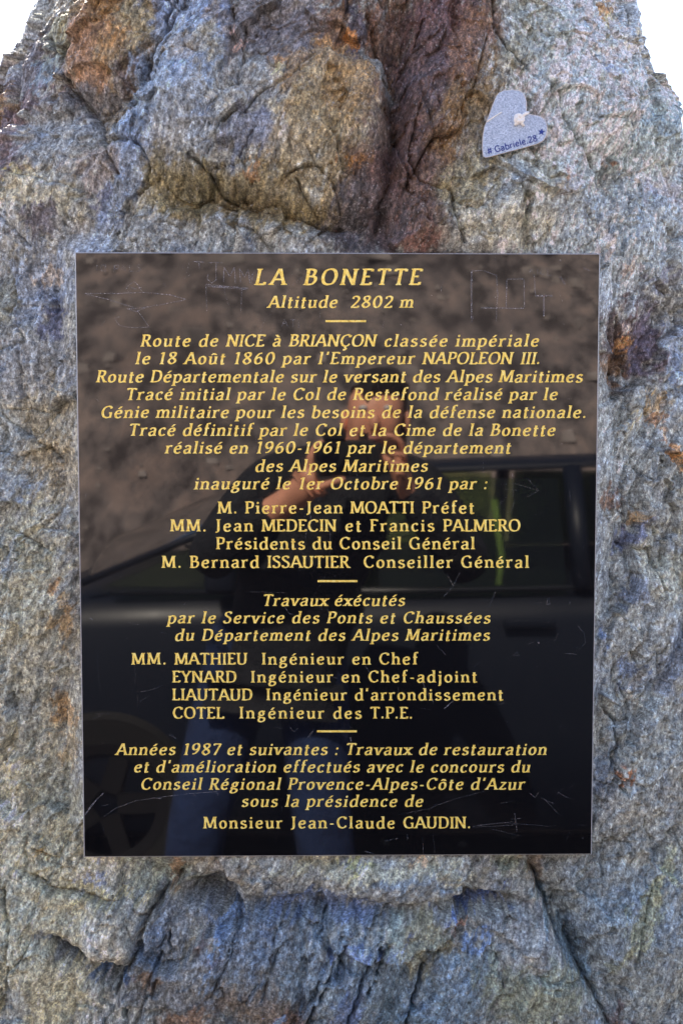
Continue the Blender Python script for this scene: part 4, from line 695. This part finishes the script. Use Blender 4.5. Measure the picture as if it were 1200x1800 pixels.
tube('cord_end', hpp([(914, 212, .003), (917, 217, .002), (920, 222, .0008)], 0), .0018, cordm, hp)
tube('cord_end', hpp([(909, 212, .003), (906, 217, .002), (905, 221, .0008)], 0), .0018, cordm, hp)
blob = mesh('knot', *(lambda: (
    [tuple(heart_pt(911.5 + 7.5 * cos(a) * cos(e), 209 + 7.5 * sin(a) * cos(e), HT + .0045 * sin(e))) for e in (0, .5, 1.0, 1.35) for a in [k * pi / 6 for k in range(12)]],
    [(r * 12 + k, r * 12 + (k + 1) % 12, (r + 1) * 12 + (k + 1) % 12, (r + 1) * 12 + k) for r in range(3) for k in range(12)] + [tuple(36 + k for k in range(12))]))(), cordm, hp, True)

# ------------------------------------------------------------------ people and things in front of the stone (seen mirrored in the polish)
def skin(name, J, E_, m, parent=None, sub=2, root=None, flat=None):
    me = bpy.data.meshes.new(name + '_cage'); keys = list(J); ix = {k: i for i, k in enumerate(keys)}
    me.from_pydata([J[k][0] for k in keys], [(ix[a], ix[b]) for a, b in E_], []); me.update()
    o = bpy.data.objects.new(name + '_cage', me); C.objects.link(o)
    md = o.modifiers.new('s', 'SKIN'); md.use_smooth_shade = True
    for k in keys:
        r = J[k][1]; sv_ = me.skin_vertices[0].data[ix[k]]; sv_.radius = (r, r) if not isinstance(r, tuple) else r; sv_.use_root = (k == root)
    s2 = o.modifiers.new('u', 'SUBSURF'); s2.levels = s2.render_levels = sub
    dg = bpy.context.evaluated_depsgraph_get(); dg.update(); nm = bpy.data.meshes.new_from_object(o.evaluated_get(dg)); nm.name = name
    bpy.data.objects.remove(o); nm.materials.clear()
    nm.polygons.foreach_set('use_smooth', [True] * len(nm.polygons))
    return link_mesh(name, nm, m, parent)
per = thing('person', 'person in dark jacket and blue jeans holding a camera up, mirrored in the polish', 'person', (-.2, -1.55, 0))
def W(x, y, z): return (x + .2, y + 1.55, z)    # world -> person space
skinm = simple('skin', (.85, .38, .24), .5, var=.12, scale=25); skinm.node_tree.nodes['Principled BSDF'].inputs['Subsurface Weight'].default_value = .0
J = {'pelvis': (W(-.15, -1.60, 1.0), .10), 'belly': (W(-.09, -1.60, 1.15), .095), 'chest': (W(.01, -1.55, 1.33), .11), 'neckb': (W(.06, -1.52, 1.46), .065), 'neck': (W(.085, -1.49, 1.50), .055),
 'skull0': (W(.105, -1.46, 1.56), .075), 'skull1': (W(.115, -1.46, 1.64), .088), 'skull2': (W(.12, -1.46, 1.69), .06), 'chin': (W(.10, -1.40, 1.525), .04),
 'shL': (W(-.17, -1.50, 1.44), .065), 'elL': (W(-.33, -1.36, 1.22), .043), 'foL': (W(-.20, -1.28, 1.33), .044), 'wrL': (W(-.10, -1.235, 1.398), .034), 'paL0': (W(-.07, -1.225, 1.42), .036), 'paL': (W(-.040, -1.215, 1.45), .040),
 'shR': (W(.24, -1.50, 1.42), .065), 'elR': (W(.36, -1.38, 1.20), .043), 'foR': (W(.26, -1.32, 1.32), .040), 'wrR': (W(.175, -1.285, 1.42), .027), 'paR': (W(.155, -1.265, 1.47), .032),
 'hiL': (W(-.25, -1.60, .95), .10), 'knL': (W(-.37, -1.52, .50), .062), 'anL': (W(-.42, -1.60, .09), .043), 'toL': (W(-.45, -1.45, .035), .035),
 'hiR': (W(-.06, -1.60, .95), .10), 'knR': (W(-.03, -1.52, .50), .062), 'anR': (W(.02, -1.62, .09), .043), 'toR': (W(.04, -1.46, .035), .035)}
E_ = [('pelvis', 'belly'), ('belly', 'chest'), ('chest', 'neckb'), ('neckb', 'neck'), ('neck', 'skull0'), ('skull0', 'skull1'), ('skull1', 'skull2'), ('skull0', 'chin'), ('neckb', 'shL'), ('shL', 'elL'), ('elL', 'foL'), ('foL', 'wrL'), ('wrL', 'paL0'), ('paL0', 'paL'),
 ('neckb', 'shR'), ('shR', 'elR'), ('elR', 'foR'), ('foR', 'wrR'), ('wrR', 'paR'), ('pelvis', 'hiL'), ('hiL', 'knL'), ('knL', 'anL'), ('anL', 'toL'), ('pelvis', 'hiR'), ('hiR', 'knR'), ('knR', 'anR'), ('anR', 'toR')]
def finger(nm, root, pts, r=.0088):
    prev = root
    for i, p in enumerate(pts): k = nm + str(i); J[k] = (W(*p), r * (1 - .1 * i)); E_.append((prev, k)); prev = k
# left hand cups the lens from below, fingers curl up round its far side, thumb on the near side
finger('li', 'paL', [(-.052, -1.200, 1.470), (-.050, -1.194, 1.497), (-.036, -1.192, 1.520), (-.018, -1.196, 1.530)])
finger('lm', 'paL', [(-.056, -1.216, 1.468), (-.056, -1.212, 1.498), (-.043, -1.210, 1.524), (-.022, -1.212, 1.537)])
finger('lr', 'paL', [(-.058, -1.233, 1.464), (-.059, -1.230, 1.492), (-.047, -1.228, 1.516), (-.028, -1.229, 1.528)])
finger('lp', 'paL', [(-.056, -1.248, 1.458), (-.057, -1.247, 1.480), (-.047, -1.246, 1.499)], .0078)
finger('lt', 'paL0', [(-.030, -1.200, 1.428), (.004, -1.190, 1.440), (.030, -1.190, 1.447)], .0102)
finger('ri', 'paR', [(.170, -1.245, 1.505), (.160, -1.228, 1.535), (.140, -1.222, 1.548), (.120, -1.224, 1.550)])
finger('rm', 'paR', [(.172, -1.238, 1.490), (.168, -1.214, 1.500), (.150, -1.204, 1.505), (.132, -1.206, 1.506)])
finger('rr', 'paR', [(.172, -1.238, 1.470), (.168, -1.214, 1.478), (.150, -1.204, 1.482), (.133, -1.206, 1.483)])
finger('rp', 'paR', [(.170, -1.240, 1.452), (.164, -1.218, 1.458), (.148, -1.208, 1.461)], .0078)
finger('rt', 'paR', [(.140, -1.300, 1.485), (.120, -1.302, 1.500), (.104, -1.298, 1.512)], .0102)
body = skin('body', J, E_, skinm, per, 2, 'pelvis')
jk = NT('dark_jacket'); jv = jk.coord(); j1 = jk.noise(jv, 14, 5, .6); jk.l(jk.ramp(j1, [(.3, (.004, .005, .008)), (.7, (.010, .012, .018))]), jk.p.inputs['Base Color']); jk.p.inputs['Roughness'].default_value = .8; jk.l(jk.bump(j1, .8, .03), jk.p.inputs['Normal'])
JJ = {k: (J[k][0], r) for k, r in (('pelvis', .180), ('belly', .165), ('chest', .165), ('neckb', .085), ('shL', .088), ('elL', .066), ('foL', .058), ('shR', .088), ('elR', .066), ('foR', .058))}
JJ['cuL'] = (W(-.128, -1.247, 1.378), .050); JJ['cuR'] = (W(.178, -1.287, 1.425), .046); JJ['hem'] = (W(-.16, -1.60, .90), .19)
skin('jacket', JJ, [('hem', 'pelvis'), ('pelvis', 'belly'), ('belly', 'chest'), ('chest', 'neckb'), ('neckb', 'shL'), ('shL', 'elL'), ('elL', 'foL'), ('foL', 'cuL'), ('neckb', 'shR'), ('shR', 'elR'), ('elR', 'foR'), ('foR', 'cuR')], jk.m, per, 2, 'pelvis')
je = NT('blue_jeans'); jv = je.coord(); j2 = je.noise(jv, 18, 5, .65); je.l(je.ramp(j2, [(.3, (.008, .020, .07)), (.7, (.018, .042, .125))]), je.p.inputs['Base Color']); je.p.inputs['Roughness'].default_value = .9; je.l(je.bump(j2, .7, .02), je.p.inputs['Normal'])
JL = {'pelvis': (J['pelvis'][0], .12), 'hiL': (J['hiL'][0], .118), 'knL': (J['knL'][0], .088), 'ckL': (W(-.42, -1.60, .09), .082), 'hiR': (J['hiR'][0], .118), 'knR': (J['knR'][0], .088), 'ckR': (W(.02, -1.61, .09), .082)}
skin('jeans', JL, [('pelvis', 'hiL'), ('hiL', 'knL'), ('knL', 'ckL'), ('pelvis', 'hiR'), ('hiR', 'knR'), ('knR', 'ckR')], je.m, per, 2, 'pelvis')
hairm = simple('dark_hair', (.018, .012, .009), .6, var=.4, scale=60, bumpd=.006)
HJ = {'a': (W(.13, -1.495, 1.60), .085), 'b': (W(.125, -1.475, 1.67), .092), 'c': (W(.12, -1.455, 1.715), .06), 'd': (W(.12, -1.51, 1.53), .06)}
HJ['e'] = (W(.118, -1.415, 1.672), .052); HJ['f'] = (W(.175, -1.44, 1.63), .034)
skin('hair', HJ, [('d', 'a'), ('a', 'b'), ('b', 'c'), ('b', 'e'), ('e', 'f')], hairm, per, 2, 'a')
shm = simple('dark_walking_shoe', (.03, .025, .022), .7)
for sx_, nm in ((0, 'L'), (1, 'R')):
    a, t = Vector(J['an' + nm][0]), Vector(J['to' + nm][0]); h = a + Vector((0, -.03, -.04))
    skin('shoe', {'a': (a, .055), 'h': (h, .05), 't': (t + Vector((0, 0, .012)), .046), 'u': (t + Vector((0, .05, .006)), .035)}, [('a', 'h'), ('h', 't'), ('t', 'u')], shm, per, 1, 'h')
# face: nose, ears, eyes and lips as shaped pieces on the head (mostly hidden behind the camera)
def blobm(name, c, r, m, parent, n=10):
    V = []; Fq = []
    for i in range(n + 1):
        e = -pi / 2 + pi * i / n
        for k in range(n): a = 2 * pi * k / n; V.append((c[0] + r[0] * cos(a) * cos(e), c[1] + r[1] * sin(a) * cos(e), c[2] + r[2] * sin(e)))
    for i in range(n):
        for k in range(n): Fq.append((i * n + k, i * n + (k + 1) % n, (i + 1) * n + (k + 1) % n, (i + 1) * n + k))
    return mesh(name, V, Fq, m, parent, True)
blobm('nose', W(.105, -1.372, 1.585), (.014, .018, .024), skinm, per)
for s_ in (-1, 1):
    blobm('ear', W(.112 + s_ * .082, -1.465, 1.59), (.010, .018, .030), skinm, per)
    blobm('eye', W(.108 + s_ * .031, -1.384, 1.622), (.012, .010, .008), simple('eye_white', (.6, .58, .55), .3), per)
blobm('lips', W(.102, -1.368, 1.545), (.024, .010, .008), simple('lips', (.45, .17, .14), .5), per)

# the camera in the hands: body, grip, prism hump, lens barrel; its front glass sits just behind the viewpoint
dc = thing('photo_camera', 'black camera with a short lens held up in front of the face in both hands', 'camera', (CAM[0], CAM[1] - .02, CAM[2]))
blk = simple('black_camera_shell', (.012, .012, .013), .45, var=.2, scale=200, bumpd=.0003); glassm = simple('dark_lens_glass', (.004, .004, .008), .05, var=0)
def lathe(name, prof, m, parent, n=40, axis='y'):
    V = []; Fq = []
    for (r, t) in prof:
        for k in range(n):
            a = 2 * pi * k / n; V.append((r * cos(a), t, r * sin(a)) if axis == 'y' else (r * cos(a), r * sin(a), t))
    for i in range(len(prof) - 1):
        for k in range(n): Fq.append((i * n + k, i * n + (k + 1) % n, (i + 1) * n + (k + 1) % n, (i + 1) * n + k))
    o = mesh(name, V, Fq, m, parent, False); fixn(o); return o
lathe('lens_barrel', [(.026, 0), (.034, 0), (.035, -.004), (.035, -.022), (.0335, -.024), (.035, -.026), (.035, -.046), (.031, -.048), (.031, -.062)], blk, dc)
lathe('front_glass', [(.0001, -.004), (.015, -.0045), (.0262, -.007)], glassm, dc)
def rbox(name, c, s_, r, m, parent, seg=3):
    b = bmesh.new(); bmesh.ops.create_cube(b, size=1)
    for v in b.verts: v.co = Vector((c[0] + v.co.x * s_[0], c[1] + v.co.y * s_[1], c[2] + v.co.z * s_[2]))
    bmesh.ops.bevel(b, geom=b.edges[:], offset=r, segments=seg, affect='EDGES', profile=.6)
    me = bpy.data.meshes.new(name); b.to_mesh(me); b.free(); return link_mesh(name, me, m, parent)
rbox('camera_body', (.045, -.078, -.005), (.136, .034, .088), .008, blk, dc)
rbox('hand_grip', (.112, -.052, -.008), (.036, .030, .080), .012, blk, dc)
rbox('viewfinder_hump', (.015, -.074, .052), (.056, .040, .030), .009, blk, dc)
lathe('mode_dial', [(.0001, .056), (.012, .056), (.012, .040), (.0001, .040)], blk, dc, 20, 'z').location = (.085, -.075, 0)

# ------------------------------------------------------------------ dark hatchback parked across the road edge behind the photographer
CY = -2.98                                    # centre line of the car; its near flank is at y = CY + .86
cp = NT('dark_car_paint'); cp.p.inputs['Base Color'].default_value = (.008, .012, .022, 1); cp.p.inputs['Roughness'].default_value = .25; cp.p.inputs['Coat Weight'].default_value = .0; cp.p.inputs['Specular IOR Level'].default_value = .3; cp.p.inputs['Coat Roughness'].default_value = .06
cp.l(cp.ramp(cp.noise(cp.coord(), 3, 5, .6), [(.3, (.36,) * 3), (.7, (.5,) * 3)]), cp.p.inputs['Roughness'])
car = thing('parked_car', 'dark hatchback parked behind the photographer, seen only mirrored in the lower part of the plaque', 'car', (.77, CY, .05))
def K(x): return x + .1
# stations along x (front at the left): (x, bottom, belt height, half width at belt, roof height or 0)
BODY = [(-2.42, .34, .60, .52), (-2.38, .22, .74, .70), (-2.25, .20, .86, .80), (-2.0, .20, .96, .85), (-1.68, .19, 1.03, .88), (-1.3, .19, 1.04, .88), (-.6, .19, 1.04, .88), (.0, .19, 1.05, .88), (.6, .19, 1.06, .88), (1.1, .19, 1.08, .87), (1.5, .22, 1.09, .84), (1.70, .28, 1.08, .78), (1.78, .40, 1.0, .68)]
V = []; Fq = []; nr = 12
for (x, b, t, hw) in BODY:
    sec = [(-hw * .86, b), (-hw * .98, b + .06), (-hw, b + (t - b) * .45), (-hw * .985, t - .10), (-hw * .95, t - .02), (-hw * .84, t + .01)]
    sec = sec + [(-y, z) for y, z in sec[::-1]]
    V += [(K(x), y, z - .05) for y, z in sec]
for i in range(len(BODY) - 1):
    for k in range(nr): Fq.append((i * nr + k, i * nr + (k + 1) % nr, (i + 1) * nr + (k + 1) % nr, (i + 1) * nr + k))
Fq += [tuple(range(nr)), tuple((len(BODY) - 1) * nr + k for k in range(nr))]
cb = mesh('car_body', V, Fq, cp.m, car, True); fixn(cb)
ROOF = [(-1.7, 1.03, .74), (-1.2, 1.2, .70), (-.86, 1.42, .66), (-.5, 1.475, .65), (.2, 1.50, .65), (1.0, 1.49, .65), (1.48, 1.43, .63), (1.66, 1.10, .72)]
V = []; Fq = []
for (x, z, hw) in ROOF[2:7]:
    for y in (-hw, -hw * .8, 0, hw * .8, hw): V.append((K(x), y, z - .05 - (0.03 if abs(y) == hw else 0) + (.012 if y == 0 else 0)))
    for y in (hw, 0, -hw): V.append((K(x), y * .96, z - .085))
n8 = 8
for i in range(4):
    for k in range(n8): Fq.append((i * n8 + k, i * n8 + (k + 1) % n8, (i + 1) * n8 + (k + 1) % n8, (i + 1) * n8 + k))
Fq += [tuple(range(n8)), tuple(32 + k for k in range(n8))]
rf = mesh('roof', V, Fq, cp.m, car, True); fixn(rf)
gl = NT('green_tinted_glass'); gl.p.inputs['Base Color'].default_value = (.50, .72, .50, 1); gl.p.inputs['Roughness'].default_value = .02; gl.p.inputs['IOR'].default_value = 1.5
trn = gl.n('ShaderNodeBsdfTransparent'); trn.inputs[0].default_value = (.66, .74, .54, 1); mxg = gl.n('ShaderNodeMixShader'); fr_ = gl.n('ShaderNodeFresnel'); fr_.inputs[0].default_value = 1.5; gls = gl.n('ShaderNodeBsdfGlossy'); gls.inputs['Roughness'].default_value = .03
gl.l(fr_.outputs[0], mxg.inputs[0]); gl.l(trn.outputs[0], mxg.inputs[1]); gl.l(gls.outputs[0], mxg.inputs[2]); gl.l(mxg.outputs[0], gl.out.inputs[0])
def quad(name, P4, m, parent, th_=.006):
    P4 = [Vector(p) for p in P4]; nrm = (P4[1] - P4[0]).cross(P4[-1] - P4[0]).normalized() * th_; n = len(P4)
    return mesh(name, P4 + [p - nrm for p in P4], [tuple(range(n)), tuple(range(2 * n - 1, n - 1, -1))] + [(k, n + k, n + (k + 1) % n, (k + 1) % n) for k in range(n)], m, parent)
GW = []
for i in range(7):
    t = i / 6
    for k in range(13):
        q = k / 6 - 1; e = .105 * (1 - q * q); GW.append((K(-1.70 + .82 * t) - e * .38, q * (.76 - .11 * t), 1.02 + .36 * t + e))
mesh('windscreen', GW, [(i * 13 + k, i * 13 + k + 1, (i + 1) * 13 + k + 1, (i + 1) * 13 + k) for i in range(6) for k in range(12)], gl.m, car, True)
gd = NT('dark_side_glass'); t2 = gd.n('ShaderNodeBsdfTransparent'); t2.inputs[0].default_value = (.20, .27, .22, 1); m2 = gd.n('ShaderNodeMixShader'); f2_ = gd.n('ShaderNodeFresnel'); f2_.inputs[0].default_value = 1.5; g2_ = gd.n('ShaderNodeBsdfGlossy'); g2_.inputs['Roughness'].default_value = .03
gd.l(f2_.outputs[0], m2.inputs[0]); gd.l(t2.outputs[0], m2.inputs[1]); gd.l(g2_.outputs[0], m2.inputs[2]); gd.l(m2.outputs[0], gd.out.inputs[0])
quad('rear_window', [(K(1.66), .66, 1.04), (K(1.66), -.66, 1.04), (K(1.50), -.60, 1.36), (K(1.50), .60, 1.36)], gd.m, car)
trim = simple('window_trim', (.010, .012, .016), .3)
for s_ in (1, -1):
    def S3(x, z): return (K(x), s_ * (.855 - (z - 1.04) * .42), z - .05)
    quad('side_window', [S3(-1.62, 1.07), S3(-1.02, 1.06), S3(-1.02, 1.32)], gl.m, car)
    quad('side_window', [S3(-.98, 1.06), S3(-.09, 1.07), S3(-.09, 1.42), S3(-.66, 1.43), S3(-.98, 1.34)], gl.m, car)
    quad('side_window', [S3(.02, 1.07), S3(.88, 1.09), S3(.88, 1.43), S3(.02, 1.43)], gd.m, car)
    quad('side_window', [S3(.98, 1.10), S3(1.5, 1.12), S3(1.42, 1.38), S3(.98, 1.42)], gd.m, car)
    def pil(nm, a, b, r=.024): tube(nm, [S3(*a), S3(*b)], r, cp.m, car, 6)
    pil('pillar', (-1.70, 1.08), (-.84, 1.43), .013); pil('pillar', (-1.0, 1.05), (-1.0, 1.33), .016); pil('pillar', (-.035, 1.06), (-.035, 1.46), .036); pil('pillar', (.93, 1.08), (.93, 1.46), .034); pil('pillar', (1.68, 1.08), (1.46, 1.42), .05)
    tube('window_sill', [S3(-1.6, 1.05), S3(-.5, 1.055), S3(.9, 1.08), S3(1.6, 1.11)], .010, trim, car, 6)
    for hx in (-.22, .72): rbox('door_handle', (K(hx), s_ * .885, .90), (.17, .03, .03), .01, cp.m, car)
    rbox('wing_mirror', (K(-1.22), s_ * .97, 1.08), (.10, .18, .12), .03, cp.m, car)
tyre = simple('tyre_rubber', (.008, .008, .008), .85, var=.2, scale=40); rim = simple('alloy_rim', (.012, .012, .014), .5, .3, var=.08)
for wx in (-1.62, 1.04):
    for s_ in (1, -1):
        wh = lathe('wheel', [(.19, .09), (.29, .10), (.315, .07), (.315, -.07), (.29, -.10), (.19, -.09)], tyre, car); wh.location = (K(wx), s_ * .80, .30)
        V = []; Fq = []
        for k in range(5):
            a = 2 * pi * k / 5
            for r, w_ in ((.04, .035), (.195, .03)):
                for q in (-1, 1): V.append((r * cos(a) - q * w_ * sin(a), s_ * .085, r * sin(a) + q * w_ * cos(a)))
                for q in (-1, 1): V.append((r * cos(a) - q * w_ * sin(a), s_ * .05, r * sin(a) + q * w_ * cos(a)))
            o = 8 * k; Fq += [(o, o + 1, o + 5, o + 4), (o + 2, o + 3, o + 7, o + 6), (o, o + 4, o + 6, o + 2), (o + 1, o + 5, o + 7, o + 3)]
        mesh('rim', V, Fq, rim, wh); lathe('rim_ring', [(.17, s_ * .09), (.205, s_ * .095), (.205, s_ * .05)], rim, wh)
for s_ in (1, -1):
    rbox('headlight', (K(-2.30), s_ * .62, .60), (.16, .26, .11), .03, simple('headlight_glass', (.5, .52, .55), .1), car)
    rbox('tail_light', (K(1.68), s_ * .66, .84), (.12, .16, .20), .03, simple('red_lens', (.35, .01, .01), .15), car)
dk = simple('dark_car_interior', (.018, .018, .02), .8)
for sx_ in (-.45, .55):
    for s_ in (.36, -.36):
        rbox('car_seat', (K(sx_ + .1), s_, .88), (.14, .46, .70), .06, dk, car); rbox('car_seat', (K(sx_ - .12), s_, .55), (.5, .48, .14), .05, dk, car)
rbox('dashboard', (K(-1.35), 0, .93), (.5, 1.36, .16), .06, dk, car)
tube('seat_belt', [(K(-.31), .70, 1.30), (K(-.28), .70, 1.10), (K(-.30), .69, .90), (K(-.34), .66, .6)], .013, simple('seat_belt_webbing', (.62, .64, .50), .8), car, 6)
tube('roof_aerial', [(K(1.2), 0, 1.42), (K(1.32), 0, 1.55)], .006, dk, car, 6)
